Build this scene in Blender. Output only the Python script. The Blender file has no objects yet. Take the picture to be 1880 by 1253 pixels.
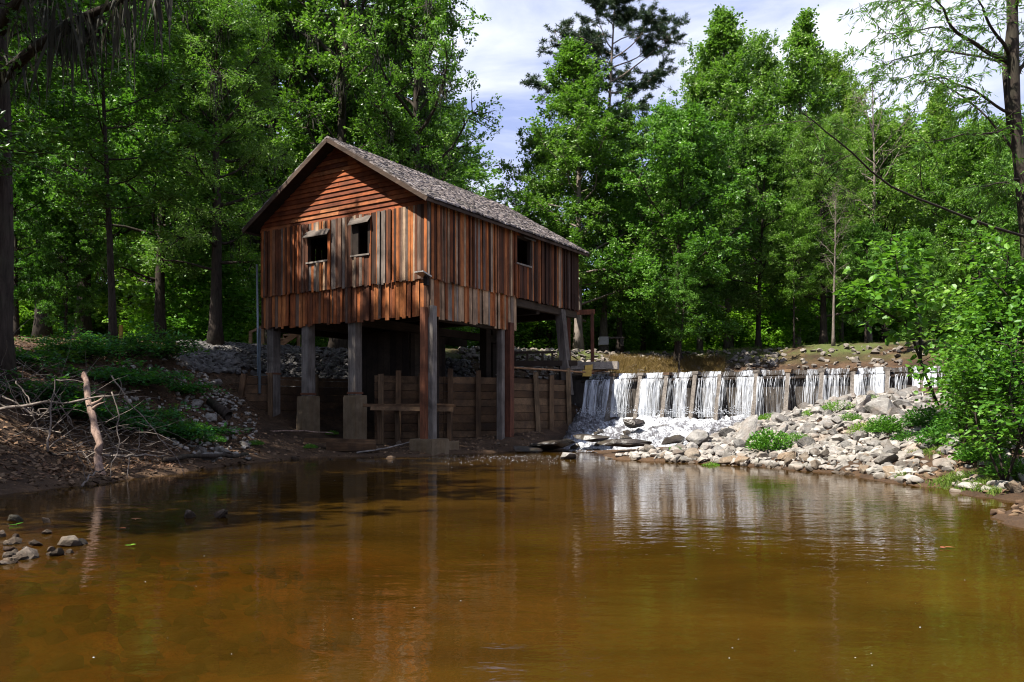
import bpy, bmesh, math, random
import numpy as np
from mathutils import Vector, Matrix

sc = bpy.context.scene
COL = sc.collection
R = math.radians

# ------------------------------------------------------------------ camera, sky, sun, exposure
HOR, F, CAMZ = 758.0, 1500.0, 1.25          # horizon row, focal length in photo pixels, lens height above the pool
cam = bpy.data.objects.new("camera", bpy.data.cameras.new("camera"))
COL.objects.link(cam)
cam.location = (0, 0, CAMZ)
cam.rotation_euler = (R(90), 0, 0)
cam.data.sensor_width = 36
cam.data.lens = 36 * F / 1880
cam.data.shift_y = (HOR - 626.5) / 1880
cam.data.clip_start, cam.data.clip_end = 0.1, 2000
sc.camera = cam

TO_SUN = Vector((-0.50, -0.33, 0.88)).normalized()
SUN_EL, SUN_ROT = math.asin(TO_SUN.z), math.atan2(TO_SUN.x, TO_SUN.y)
world = bpy.data.worlds.new("World"); sc.world = world
world.use_nodes = True
wt = world.node_tree; wt.nodes.clear()
def wn(t): return wt.nodes.new(t)
sky = wn("ShaderNodeTexSky"); sky.sky_type = 'NISHITA'; sky.sun_disc = False
sky.sun_elevation, sky.sun_rotation = SUN_EL, SUN_ROT
sky.air_density, sky.dust_density, sky.ozone_density = 1.0, 0.8, 1.2
tc = wn("ShaderNodeTexCoord")
mp = wn("ShaderNodeMapping"); mp.inputs['Scale'].default_value = (1.0, 1.0, 2.6); mp.inputs['Location'].default_value = (0.55, 2.3, 0.9)
nz = wn("ShaderNodeTexNoise"); nz.inputs['Scale'].default_value = 2.6; nz.inputs['Detail'].default_value = 9; nz.inputs['Roughness'].default_value = 0.56
nz.inputs['Distortion'].default_value = 0.5
rp = wn("ShaderNodeValToRGB"); rp.color_ramp.elements[0].position = 0.45; rp.color_ramp.elements[1].position = 0.70
mx = wn("ShaderNodeMix"); mx.data_type = 'RGBA'
mx.inputs['B'].default_value = (12.6, 12.9, 13.5, 1)
bg = wn("ShaderNodeBackground"); bg.inputs['Strength'].default_value = 0.050 * 0.72
wo = wn("ShaderNodeOutputWorld")
L = wt.links.new
rp.color_ramp.elements[0].color = (0.06, 0.06, 0.06, 1); rp.color_ramp.elements[1].color = (0.95, 0.95, 0.95, 1)
hz = wn("ShaderNodeMix"); hz.data_type = 'RGBA'; hz.inputs['Factor'].default_value = 0.62; hz.inputs['B'].default_value = (5.6, 6.9, 12.6, 1)
L(sky.outputs[0], hz.inputs['A'])
L(tc.outputs['Generated'], mp.inputs['Vector']); L(mp.outputs[0], nz.inputs['Vector']); L(nz.outputs['Fac'], rp.inputs[0])
L(rp.outputs[0], mx.inputs['Factor']); L(hz.outputs['Result'], mx.inputs['A']); L(mx.outputs['Result'], bg.inputs['Color']); L(bg.outputs[0], wo.inputs[0])

sd = bpy.data.lights.new("sun", 'SUN'); sd.energy = 4.8; sd.angle = R(0.53); sd.color = (1.0, 0.95, 0.87)
sun = bpy.data.objects.new("sun", sd); COL.objects.link(sun)
sun.rotation_euler = TO_SUN.to_track_quat('Z', 'Y').to_euler()
sun.location = (-20, -8, 40)

sc.view_settings.view_transform = 'Standard'
sc.view_settings.look = 'None'
sc.view_settings.exposure = 1.5
sc.view_settings.gamma = 1.0
sc.view_settings.use_curve_mapping = False
sc.render.engine = 'CYCLES'
sc.cycles.max_bounces = 7; sc.cycles.diffuse_bounces = 3; sc.cycles.glossy_bounces = 3
sc.cycles.transmission_bounces = 4; sc.cycles.transparent_max_bounces = 14
sc.cycles.caustics_reflective = False; sc.cycles.caustics_refractive = False
sc.cycles.sample_clamp_indirect = 6
sc.cycles.use_denoising = True
sc.cycles.filter_width = 1.1

# ------------------------------------------------------------------ helpers
rng = np.random.default_rng(7)
def P(px, py, Y):                                   # a pixel of the photo at a distance -> a point
    return np.array([(px - 940) / F * Y, Y, CAMZ + (HOR - py) / F * Y])
def PX(px, Y): return (px - 940) / F * Y

def tag(o, label=None, cat=None, group=None, kind=None):
    if label: o["label"] = label
    if cat: o["category"] = cat
    if group: o["group"] = group
    if kind: o["kind"] = kind
    return o
def empty(name, loc=(0, 0, 0), rz=0.0):
    o = bpy.data.objects.new(name, None); COL.objects.link(o)
    o.location = loc; o.rotation_euler = (0, 0, rz); o.empty_display_size = 0.3
    return o
def copy_tree(o, parent=None):
    c = o.copy(); COL.objects.link(c)
    if parent is not None: c.parent = parent
    for ch in list(o.children): copy_tree(ch, c)
    return c

class MB:
    """collects vertices, faces and a per-face tint, then links them as one mesh object"""
    def __init__(s): s.v, s.f, s.t, s.n = [], [], [], 0
    def add(s, verts, faces, tint=0.5):
        verts = np.asarray(verts, dtype=np.float32).reshape(-1, 3); faces = np.asarray(faces, dtype=np.int32)
        s.v.append(verts); s.f.append(faces + s.n); s.n += len(verts)
        t = np.asarray(tint, dtype=np.float32)
        s.t.append(np.full(len(faces), float(t), np.float32) if t.ndim == 0 else t)
    BOXF = np.array([[0, 1, 3, 2], [4, 6, 7, 5], [0, 4, 5, 1], [2, 3, 7, 6], [0, 2, 6, 4], [1, 5, 7, 3]])
    def box(s, x0, x1, y0, y1, z0, z1, tint=0.5, jit=0.0):
        v = np.array([[x, y, z] for x in (x0, x1) for y in (y0, y1) for z in (z0, z1)], dtype=float)
        if jit: v += rng.uniform(-jit, jit, v.shape)
        s.add(v, s.BOXF, tint)
    def obox(s, c, ax, ay, az, tint=0.5, jit=0.0):      # centre and three half-axis vectors
        c, ax, ay, az = map(np.asarray, (c, ax, ay, az))
        v = np.array([c + i * ax + j * ay + k * az for i in (-1, 1) for j in (-1, 1) for k in (-1, 1)], dtype=float)
        if jit: v += rng.uniform(-jit, jit, v.shape)
        s.add(v, s.BOXF, tint)
    def beam(s, a, b, w, h, tint=0.5, jit=0.0, up=(0, 0, 1)):   # squared timber from a to b
        a, b = np.asarray(a, float), np.asarray(b, float); d = b - a; l = np.linalg.norm(d); d /= l
        u = np.asarray(up, float)
        if abs(d @ u) > 0.95: u = np.array([1.0, 0, 0])
        sx = np.cross(d, u); sx /= np.linalg.norm(sx); uz = np.cross(sx, d)
        s.obox((a + b) / 2, d * l / 2, sx * w / 2, uz * h / 2, tint, jit)
    def tube(s, pts, rad, k=6, tint=0.5, cap=True):
        pts = np.asarray(pts, float); n = len(pts); rad = np.broadcast_to(np.asarray(rad, float), (n,))
        d = np.gradient(pts, axis=0); d /= np.linalg.norm(d, axis=1)[:, None] + 1e-9
        ref = np.array([0.0, 0, 1.0]) if abs(d[:, 2]).mean() < 0.8 else np.array([1.0, 0.1, 0])
        a = np.cross(d, ref); a /= np.linalg.norm(a, axis=1)[:, None] + 1e-9
        b = np.cross(d, a)
        th = np.arange(k) * 2 * np.pi / k
        v = pts[:, None] + rad[:, None, None] * (np.cos(th)[None, :, None] * a[:, None] + np.sin(th)[None, :, None] * b[:, None])
        i = np.arange(n - 1)[:, None] * k; j = np.arange(k)[None]; j2 = (j + 1) % k
        f = np.stack([i + j, i + k + j, i + k + j2, i + j2], -1).reshape(-1, 4)
        s.add(v.reshape(-1, 3), f, tint)
        if cap:
            e = np.array([[0, q, q + 1, q + 1] for q in range(1, k - 1)])
            for base in (0, (n - 1) * k):
                s.f.append(np.array([[0, q, q + 1] for q in range(1, k - 1)], np.int32) + (s.n - n * k) + base)
                s.t.append(np.full(k - 2, tint, np.float32))
    def build(s, name, mat, parent=None, smooth=False):
        me = bpy.data.meshes.new(name)
        if s.n:
            v = np.concatenate(s.v); sizes = np.concatenate([np.full(len(f), f.shape[1], np.int32) for f in s.f])
            loops = np.concatenate([f.ravel() for f in s.f]).astype(np.int32); t = np.concatenate(s.t)
            me.vertices.add(len(v)); me.vertices.foreach_set("co", v.ravel())
            me.loops.add(len(loops)); me.loops.foreach_set("vertex_index", loops)
            me.polygons.add(len(sizes))
            me.polygons.foreach_set("loop_start", np.concatenate([[0], np.cumsum(sizes)[:-1]]).astype(np.int32))
            me.polygons.foreach_set("loop_total", sizes)
            me.polygons.foreach_set("use_smooth", np.full(len(sizes), bool(smooth)))
            at = me.attributes.new("tint", 'FLOAT', 'FACE'); at.data.foreach_set("value", t)
            me.update(calc_edges=True)
        o = bpy.data.objects.new(name, me); COL.objects.link(o)
        if mat: me.materials.append(mat)
        if parent is not None: o.parent = parent
        return o

def hash2(i, j, s=0):
    h = np.sin(i * 127.1 + j * 311.7 + s * 74.7) * 43758.5453
    return h - np.floor(h)
def vnoise(x, y, s=0):
    xi, yi = np.floor(x), np.floor(y); fx, fy = x - xi, y - yi
    fx = fx * fx * (3 - 2 * fx); fy = fy * fy * (3 - 2 * fy)
    return ((hash2(xi, yi, s) * (1 - fx) + hash2(xi + 1, yi, s) * fx) * (1 - fy)
            + (hash2(xi, yi + 1, s) * (1 - fx) + hash2(xi + 1, yi + 1, s) * fx) * fy) * 2 - 1
def fbm(x, y, s=0, o=4):
    r, a = 0, 1.0
    for k in range(o): r = r + a * vnoise(x * 2 ** k, y * 2 ** k, s + k); a *= 0.5
    return r

# ------------------------------------------------------------------ materials
class NT:
    def __init__(s, name):
        s.m = bpy.data.materials.new(name); s.m.use_nodes = True; s.t = s.m.node_tree
        s.b = s.t.nodes["Principled BSDF"]; s.out = s.t.nodes["Material Output"]
    def n(s, typ, **kw):
        x = s.t.nodes.new(typ)
        for k, v in kw.items():
            if k.startswith("_"): setattr(x, k[1:], v)
            else:
                key = k.replace("__", " ")
                if hasattr(v, "is_linked") and hasattr(v, "node"): s.t.links.new(v, x.inputs[key])
                else: x.inputs[key].default_value = v
        return x
    def l(s, a, b): s.t.links.new(a, b)
    def ramp(s, fac, stops, interp='LINEAR'):
        r = s.t.nodes.new("ShaderNodeValToRGB"); cr = r.color_ramp; cr.interpolation = interp
        while len(cr.elements) < len(stops): cr.elements.new(0.5)
        for e, (p, c) in zip(cr.elements, stops):
            e.position = p; e.color = (c, c, c, 1) if isinstance(c, (int, float)) else (*c, 1)
        s.l(fac, r.inputs[0]); return r.outputs[0]
    def mix(s, fac, a, b, blend='MIX'):
        x = s.t.nodes.new("ShaderNodeMix"); x.data_type = 'RGBA'; x.blend_type = blend
        for key, v in (('Factor', fac), ('A', a), ('B', b)):
            if hasattr(v, "node"): s.l(v, x.inputs[key])
            elif key == 'Factor': x.inputs[key].default_value = v
            else: x.inputs[key].default_value = (*v, 1) if len(v) == 3 else v
        return x.outputs['Result']
    def math(s, op, a, b=0.0):
        x = s.t.nodes.new("ShaderNodeMath"); x.operation = op
        for i, v in enumerate((a, b)):
            if hasattr(v, "node"): s.l(v, x.inputs[i])
            else: x.inputs[i].default_value = v
        return x.outputs[0]
    def coords(s, scale=(1, 1, 1), which='Object', warp=None):
        t = s.n("ShaderNodeTexCoord"); v = t.outputs[which]
        if warp is not None:
            a = s.n("ShaderNodeVectorMath", _operation='ADD'); s.l(v, a.inputs[0])
            w = s.n("ShaderNodeCombineXYZ"); 
            for k, q in zip("XYZ", (17.3, 31.7, 9.1)): s.l(s.math('MULTIPLY', warp, q), w.inputs[k])
            s.l(w.outputs[0], a.inputs[1]); v = a.outputs[0]
        m = s.n("ShaderNodeMapping", Scale=scale); s.l(v, m.inputs['Vector']); return m.outputs[0]
    def noise(s, vec, scale=5, detail=5, rough=0.55, dist=0.0):
        x = s.n("ShaderNodeTexNoise", Scale=scale, Detail=detail, Roughness=rough, Distortion=dist); s.l(vec, x.inputs['Vector']); return x.outputs['Fac']
    def tint(s):
        return s.n("ShaderNodeAttribute", _attribute_name="tint").outputs['Fac']
    def bump(s, h, strength=0.5, dist=0.02):
        b = s.n("ShaderNodeBump", Strength=strength, Distance=dist); s.l(h, b.inputs['Height']); s.l(b.outputs[0], s.b.inputs['Normal']); return b.outputs[0]
    def base(s, c, rough=0.8, spec=0.3):
        if hasattr(c, "node"): s.l(c, s.b.inputs['Base Color'])
        else: s.b.inputs['Base Color'].default_value = (*c, 1)
        s.b.inputs['Roughness'].default_value = rough; s.b.inputs['Specular IOR Level'].default_value = spec

def wood(name, stops, axis='z', rough=0.82, stain=0.45, stainc=(0.03, 0.02, 0.014), spec=0.18):
    q = NT(name); t = q.tint()
    long, cross = 1.1, 20.0
    sca = {'x': (long, cross, cross), 'y': (cross, long, cross), 'z': (cross, cross, long)}[axis]
    g = q.noise(q.coords(sca, warp=t), 1.0, 7, 0.62, 0.6)
    fine = q.noise(q.coords(tuple(3.2 * a for a in sca), warp=t), 1.0, 3, 0.6)
    big = q.noise(q.coords((1.6, 1.6, 1.1), warp=t), 1.3, 4, 0.6)
    c = q.ramp(t, stops)
    c = q.mix(0.75, c, q.ramp(g, [(0.25, 0.42), (0.5, 0.95), (0.75, 1.25)]), 'MULTIPLY')
    c = q.mix(0.5, c, q.ramp(fine, [(0.3, 0.4), (0.6, 1.15)]), 'MULTIPLY')
    zone = q.noise(q.coords((0.8, 0.8, 1.0)), 1.0, 5, 0.65, 0.8); strk = q.noise(q.coords((9, 9, 0.5) if axis == 'z' else (2, 2, 2)), 1.0, 5, 0.65)
    c = q.mix(0.85, c, q.ramp(zone, [(0.32, 0.5), (0.5, 0.95), (0.68, 1.25)]), 'MULTIPLY')
    c = q.mix(0.6, c, q.ramp(strk, [(0.32, 0.4), (0.58, 1.15)]), 'MULTIPLY')
    c = q.mix(q.math('MULTIPLY', q.ramp(big, [(0.42, 0), (0.66, 1)]), stain), c, stainc)
    q.base(c, rough, spec); q.bump(g, 0.55, 0.012)
    return q.m
SIDING = [(0.0, (0.022, 0.011, 0.008)), (0.15, (0.065, 0.026, 0.014)), (0.3, (0.12, 0.042, 0.019)), (0.45, (0.29, 0.082, 0.023)),
          (0.58, (0.45, 0.155, 0.047)), (0.7, (0.16, 0.092, 0.06)), (0.82, (0.13, 0.105, 0.09)), (0.92, (0.23, 0.185, 0.15)), (1.0, (0.45, 0.29, 0.17))]
M_siding = wood("weathered_siding", SIDING, 'z')
M_lap = wood("lap_siding", [(0, (0.10, 0.028, 0.013)), (0.4, (0.21, 0.055, 0.018)), (0.7, (0.29, 0.08, 0.025)), (1, (0.33, 0.13, 0.05))], 'y', stain=0.3)
M_post = wood("grey_post_wood", [(0, (0.11, 0.09, 0.075)), (0.5, (0.17, 0.145, 0.125)), (1, (0.24, 0.215, 0.19))], 'z')
M_rust = wood("red_brown_post", [(0, (0.10, 0.038, 0.024)), (0.5, (0.20, 0.072, 0.038)), (1, (0.29, 0.125, 0.06))], 'z')
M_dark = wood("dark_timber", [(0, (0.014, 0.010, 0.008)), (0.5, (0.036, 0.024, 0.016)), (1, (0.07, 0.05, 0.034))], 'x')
M_plankH = wood("wall_planks", [(0, (0.04, 0.023, 0.012)), (0.5, (0.105, 0.057, 0.028)), (1, (0.18, 0.11, 0.06))], 'x', stain=0.6)
M_plankV = wood("wall_posts", [(0, (0.08, 0.05, 0.028)), (0.5, (0.15, 0.085, 0.045)), (1, (0.22, 0.15, 0.085))], 'z', stain=0.5)
M_tan = wood("new_timber", [(0, (0.26, 0.14, 0.07)), (0.5, (0.38, 0.21, 0.11)), (1, (0.47, 0.31, 0.18))], 'x', stain=0.2)
M_greyH = wood("grey_board", [(0, (0.17, 0.14, 0.115)), (0.5, (0.27, 0.235, 0.20)), (1, (0.38, 0.34, 0.29))], 'y', stain=0.3)

M_rake = wood('rake_wood', [(0, (0.05, 0.03, 0.02)), (1, (0.13, 0.09, 0.065))], 'y', stain=0.3)
M_rake2 = wood('hood_wood', [(0, (0.06, 0.046, 0.036)), (1, (0.155, 0.13, 0.11))], 'y', stain=0.4)
def shingle():
    q = NT("roof_shingles"); t = q.tint()
    c = q.ramp(t, [(0, (0.035, 0.028, 0.025)), (0.35, (0.11, 0.09, 0.083)), (0.7, (0.195, 0.165, 0.155)), (1, (0.33, 0.295, 0.285))])
    g = q.noise(q.coords((30, 2.5, 2.5), warp=t), 1, 5, 0.6)
    c = q.mix(0.8, c, q.ramp(g, [(0.25, 0.4), (0.7, 1.2)]), 'MULTIPLY')
    mo = q.noise(q.coords((1, 1, 1)), 1.1, 5, 0.6)
    c = q.mix(q.math('MULTIPLY', q.ramp(mo, [(0.5, 0), (0.68, 1)]), 0.45), c, (0.05, 0.05, 0.035))
    q.base(c, 0.85, 0.2); q.bump(g, 0.5, 0.01); return q.m
M_shingle = shingle()

def concrete(name, a, b, low=(0.12, 0.075, 0.035), zlow=0.9, scale=1.0):
    q = NT(name)
    n1 = q.noise(q.coords((1, 1, 1)), 3.0 * scale, 7, 0.65); n2 = q.noise(q.coords((5, 5, 0.8)), 1.6, 5, 0.6)
    c = q.ramp(n1, [(0.3, a), (0.7, b)])
    c = q.mix(q.math('MULTIPLY', q.ramp(n2, [(0.45, 0), (0.7, 1)]), 0.6), c, low)
    f = q.noise(q.coords((1, 1, 1)), 40, 3, 0.6)
    q.base(c, 0.88, 0.2); q.bump(q.math('ADD', n1, q.math('MULTIPLY', f, 0.3)), 0.5, 0.02); return q.m
M_conc = concrete("muddy_concrete", (0.10, 0.07, 0.042), (0.19, 0.14, 0.088))
M_dam = concrete("wet_concrete", (0.035, 0.030, 0.026), (0.085, 0.072, 0.06), (0.02, 0.016, 0.012))
M_butt = concrete("pebbled_concrete", (0.07, 0.06, 0.052), (0.20, 0.175, 0.15), (0.035, 0.028, 0.02), scale=5)
M_rockmat = None
def rockm(name, a, b, dirt=(0.16, 0.09, 0.045), wet=False, usecol=True):
    q = NT(name)
    oi = q.n("ShaderNodeObjectInfo")
    t = q.tint()
    co = q.coords((1, 1, 1), warp=oi.outputs['Random'])
    n1 = q.noise(co, 2.2, 8, 0.62, 0.3); n2 = q.noise(co, 9, 6, 0.65); n3 = q.noise(co, 1.1, 4, 0.6)
    c = q.ramp(n1, [(0.3, a), (0.62, b)])
    c = q.mix(0.65, c, q.ramp(n2, [(0.28, 0.45), (0.55, 1.05)]), 'MULTIPLY')
    c = q.mix(q.math('MULTIPLY', q.ramp(n3, [(0.5, 0), (0.7, 1)]), 0.55), c, dirt)
    if usecol: c = q.mix(1.0, c, oi.outputs['Color'], 'MULTIPLY')
    c = q.mix(1.0, c, q.ramp(t, [(0, 0.55), (1, 1.15)]), 'MULTIPLY')
    gp = q.n("ShaderNodeNewGeometry"); sz = q.n("ShaderNodeSeparateXYZ"); q.l(gp.outputs['Position'], sz.inputs[0])
    mo = q.noise(q.coords((1, 1, 1), warp=oi.outputs['Random']), 3.4, 5, 0.65)
    c = q.mix(q.math('MULTIPLY', q.ramp(mo, [(0.56, 0), (0.70, 1)]), 0.5), c, (0.07, 0.075, 0.04))
    wl_ = q.math('ADD', sz.outputs['Z'], q.math('MULTIPLY', n1, 0.12))
    c = q.mix(1.0, c, q.ramp(wl_, [(0.10, (0.34, 0.29, 0.24)), (0.17, (0.95, 0.92, 0.88))]), 'MULTIPLY')
    q.base(c, 0.35 if wet else 0.85, 0.5 if wet else 0.2); q.bump(q.math('ADD', n2, n1), 0.55, 0.03); return q.m
M_rock = rockm("limestone", (0.22, 0.21, 0.197), (0.49, 0.475, 0.455))
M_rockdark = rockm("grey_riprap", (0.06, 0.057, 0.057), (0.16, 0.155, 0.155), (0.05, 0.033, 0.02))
M_rockdark2 = rockm("small_grey_stone", (0.14, 0.13, 0.115), (0.37, 0.35, 0.325))
M_bankstone = rockm("bank_stone", (0.10, 0.085, 0.07), (0.26, 0.235, 0.21), (0.08, 0.05, 0.03))
M_clod = rockm("mud_clod", (0.06, 0.034, 0.018), (0.22, 0.15, 0.095))
M_rockwet = rockm("wet_ledge_rock", (0.03, 0.024, 0.018), (0.10, 0.08, 0.06), (0.04, 0.026, 0.015), wet=True)

def bark(name, a, b, s=1.0):
    q = NT(name)
    g = q.noise(q.coords((9, 9, 1.6)), 1.5 * s, 7, 0.65, 0.5); n = q.noise(q.coords((1, 1, 1)), 1.3, 4)
    c = q.ramp(g, [(0.3, a), (0.65, b)])
    c = q.mix(q.math('MULTIPLY', q.ramp(n, [(0.5, 0), (0.7, 1)]), 0.5), c, (0.045, 0.05, 0.03))
    q.base(c, 0.9, 0.15); q.bump(g, 0.8, 0.04); return q.m
M_bark = bark("bark", (0.014, 0.010, 0.008), (0.052, 0.040, 0.031))
M_barkpale = bark("pale_bark", (0.08, 0.062, 0.05), (0.23, 0.19, 0.16))
M_barkred = bark("red_bark", (0.06, 0.03, 0.02), (0.17, 0.09, 0.06))
M_drift = bark("driftwood", (0.10, 0.06, 0.045), (0.33, 0.23, 0.18))

def leafm(name, dark, mid, bright, trans=0.38, rough=0.42, tcol=(0.13, 0.30, 0.02)):
    q = NT(name); t = q.tint(); oi = q.n("ShaderNodeObjectInfo")
    c = q.ramp(t, [(0.0, dark), (0.5, mid), (1.0, bright)])
    c = q.mix(1.0, c, oi.outputs['Color'], 'MULTIPLY')
    q.base(c, rough, 0.28)
    tr = q.n("ShaderNodeBsdfTranslucent")
    tc2 = q.mix(1.0, q.ramp(t, [(0, tuple(0.55 * k for k in tcol)), (1, tcol)]), oi.outputs['Color'], 'MULTIPLY')
    q.l(tc2, tr.inputs['Color'])
    m = q.n("ShaderNodeMixShader"); m.inputs[0].default_value = trans
    q.l(q.b.outputs[0], m.inputs[1]); q.l(tr.outputs[0], m.inputs[2]); q.l(m.outputs[0], q.out.inputs[0])
    return q.m
M_leaf = leafm("broad_leaf", (0.024, 0.066, 0.009), (0.085, 0.175, 0.026), (0.22, 0.32, 0.085), 0.38, 0.38)
M_leafbush = leafm("bush_leaf", (0.030, 0.085, 0.010), (0.070, 0.17, 0.018), (0.14, 0.26, 0.032))
M_needle = leafm("pine_needle", (0.016, 0.034, 0.016), (0.032, 0.06, 0.028), (0.055, 0.09, 0.04), 0.15, 0.5, (0.05, 0.09, 0.02))
M_fern = leafm("fern_leaf", (0.010, 0.055, 0.014), (0.022, 0.10, 0.022), (0.05, 0.16, 0.03))
M_grass = leafm("grass_blade", (0.05, 0.10, 0.015), (0.10, 0.17, 0.022), (0.19, 0.23, 0.05), 0.35, 0.5, (0.2, 0.3, 0.03))
M_drygrass = leafm("dry_grass", (0.09, 0.055, 0.02), (0.17, 0.11, 0.035), (0.22, 0.17, 0.05), 0.3, 0.6, (0.2, 0.14, 0.04))
M_litter = leafm("leaf_litter", (0.04, 0.02, 0.01), (0.12, 0.06, 0.03), (0.25, 0.15, 0.08), 0.1, 0.7, (0.1, 0.05, 0.02))
M_moss = leafm("spanish_moss", (0.02, 0.019, 0.013), (0.045, 0.043, 0.030), (0.085, 0.08, 0.06), 0.25, 0.8, (0.10, 0.10, 0.06))

def flat(name, c, rough=0.6, metal=0.0, spec=0.4):
    q = NT(name); n = q.noise(q.coords((1, 1, 1)), 12, 5)
    q.base(q.mix(0.5, c, q.ramp(n, [(0.3, 0.6), (0.7, 1.15)]), 'MULTIPLY'), rough, spec); q.b.inputs['Metallic'].default_value = metal; return q.m
M_pipe = flat("painted_pipe", (0.20, 0.25, 0.29), 0.45)
M_tin = flat("tin_sheet", (0.42, 0.38, 0.33), 0.5, 0.3)
M_iron = flat("rusty_iron", (0.13, 0.05, 0.025), 0.8, 0.2)
M_yellow = flat("yellow_wood", (0.42, 0.27, 0.06), 0.8)
M_cloth = flat("pale_stone", (0.33, 0.33, 0.33), 0.8)

def groundm():
    q = NT("forest_floor"); co = q.coords((1, 1, 1))
    geo = q.n("ShaderNodeNewGeometry"); sep = q.n("ShaderNodeSeparateXYZ"); q.l(geo.outputs['Position'], sep.inputs[0])
    n1 = q.noise(co, 0.9, 8, 0.65); n2 = q.noise(co, 6, 7, 0.7); n3 = q.noise(co, 0.35, 5, 0.6); n4 = q.noise(co, 28, 4, 0.7)
    c = q.ramp(n1, [(0.3, (0.030, 0.018, 0.010)), (0.5, (0.075, 0.042, 0.022)), (0.7, (0.14, 0.085, 0.048))])
    c = q.mix(0.8, c, q.ramp(n2, [(0.3, 0.35), (0.6, 1.15)]), 'MULTIPLY')
    c = q.mix(0.6, c, q.ramp(n4, [(0.3, 0.45), (0.65, 1.25)]), 'MULTIPLY')
    hi = q.ramp(sep.outputs['Z'], [(0.0, 0), (1.0, 1)])
    zr = q.n("ShaderNodeMapRange"); q.l(sep.outputs['Z'], zr.inputs['Value']); zr.inputs['From Min'].default_value = 3.3; zr.inputs['From Max'].default_value = 3.95
    gm = q.math('MULTIPLY', zr.outputs[0], q.ramp(n3, [(0.40, 0), (0.55, 0.9)]))
    c = q.mix(gm, c, q.mix(n2, (0.05, 0.075, 0.016), (0.13, 0.15, 0.04)))
    wr = q.n("ShaderNodeMapRange"); q.l(sep.outputs['Z'], wr.inputs['Value']); wr.inputs['From Min'].default_value = 0.02; wr.inputs['From Max'].default_value = 0.4
    wr.inputs['To Min'].default_value = 1; wr.inputs['To Max'].default_value = 0
    mud = q.ramp(n1, [(0.3, (0.055, 0.030, 0.015)), (0.7, (0.13, 0.075, 0.038))])
    c = q.mix(q.math('MULTIPLY', wr.outputs[0], 0.85), c, q.mix(0.5, mud, q.ramp(n2, [(0.3, 0.5), (0.6, 1.1)]), 'MULTIPLY'))
    uw = q.n("ShaderNodeMapRange"); q.l(sep.outputs['Z'], uw.inputs['Value']); uw.inputs['From Min'].default_value = -0.09; uw.inputs['From Max'].default_value = -0.02; uw.inputs['To Min'].default_value = 1; uw.inputs['To Max'].default_value = 0
    bed = q.mix(q.ramp(n1, [(0.35, 0), (0.6, 1)]), (0.045, 0.024, 0.007), (0.26, 0.115, 0.024))
    bed = q.mix(0.8, bed, q.ramp(n2, [(0.35, 0.35), (0.6, 1.2)]), 'MULTIPLY')
    c = q.mix(uw.outputs[0], c, bed)
    q.base(c, 0.85, 0.25)
    q.bump(q.math('ADD', n2, q.math('MULTIPLY', n4, 0.7)), 1.0, 0.11); return q.m
M_ground = groundm()

def waterm():
    q = NT("brown_creek_water"); 
    geo = q.n("ShaderNodeNewGeometry")
    def co(s):
        m = q.n("ShaderNodeMapping", Scale=s); q.l(geo.outputs['Position'], m.inputs['Vector']); return m.outputs[0]
    silt = q.noise(co((0.5, 0.7, 1)), 0.8, 5, 0.6, 0.6)
    c = q.ramp(silt, [(0.3, (0.030, 0.0152, 0.0018)), (0.7, (0.066, 0.0335, 0.0038))])
    w1 = q.noise(co((1.0, 1.9, 1)), 2.4, 3, 0.5, 0.2); w2 = q.noise(co((1.0, 1.6, 1)), 7.5, 3, 0.55); w3 = q.noise(co((1, 1, 1)), 0.35, 2)
    h = q.math('ADD', q.math('MULTIPLY', w1, 0.75), q.math('MULTIPLY', w2, 0.2))
    h = q.math('MULTIPLY', h, q.ramp(w3, [(0.35, 0.35), (0.65, 1.0)]))
    q.b.inputs['IOR'].default_value = 1.33
    q.base(c, 0.035, 0.5); nrm = q.bump(h, 0.17, 0.06)
    tr = q.n("ShaderNodeBsdfTransparent"); tr.inputs[0].default_value = (0.70, 0.45, 0.17, 1)
    df = q.n("ShaderNodeBsdfDiffuse"); q.l(c, df.inputs[0])
    m1 = q.n("ShaderNodeMixShader"); dv = q.n("ShaderNodeVectorMath", _operation='DISTANCE'); q.l(geo.outputs['Position'], dv.inputs[0]); dv.inputs[1].default_value = (-4.2, 6.2, 0)
    mr = q.n("ShaderNodeMapRange", _interpolation_type='SMOOTHSTEP'); q.l(dv.outputs['Value'], mr.inputs['Value']); mr.inputs['From Min'].default_value = 1.5; mr.inputs['From Max'].default_value = 7.0; mr.inputs['To Min'].default_value = 0.55; mr.inputs['To Max'].default_value = 0.22
    q.l(mr.outputs[0], m1.inputs[0]); q.l(df.outputs[0], m1.inputs[1]); q.l(tr.outputs[0], m1.inputs[2])
    gl = q.n("ShaderNodeBsdfGlossy"); gl.inputs['Roughness'].default_value = 0.03; q.l(nrm, gl.inputs['Normal'])
    fr = q.n("ShaderNodeFresnel"); fr.inputs['IOR'].default_value = 1.33; q.l(nrm, fr.inputs['Normal'])
    m2 = q.n("ShaderNodeMixShader"); q.l(fr.outputs[0], m2.inputs[0]); q.l(m1.outputs[0], m2.inputs[1]); q.l(gl.outputs[0], m2.inputs[2])
    q.l(m2.outputs[0], q.out.inputs[0]); return q.m
M_water = waterm()

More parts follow.
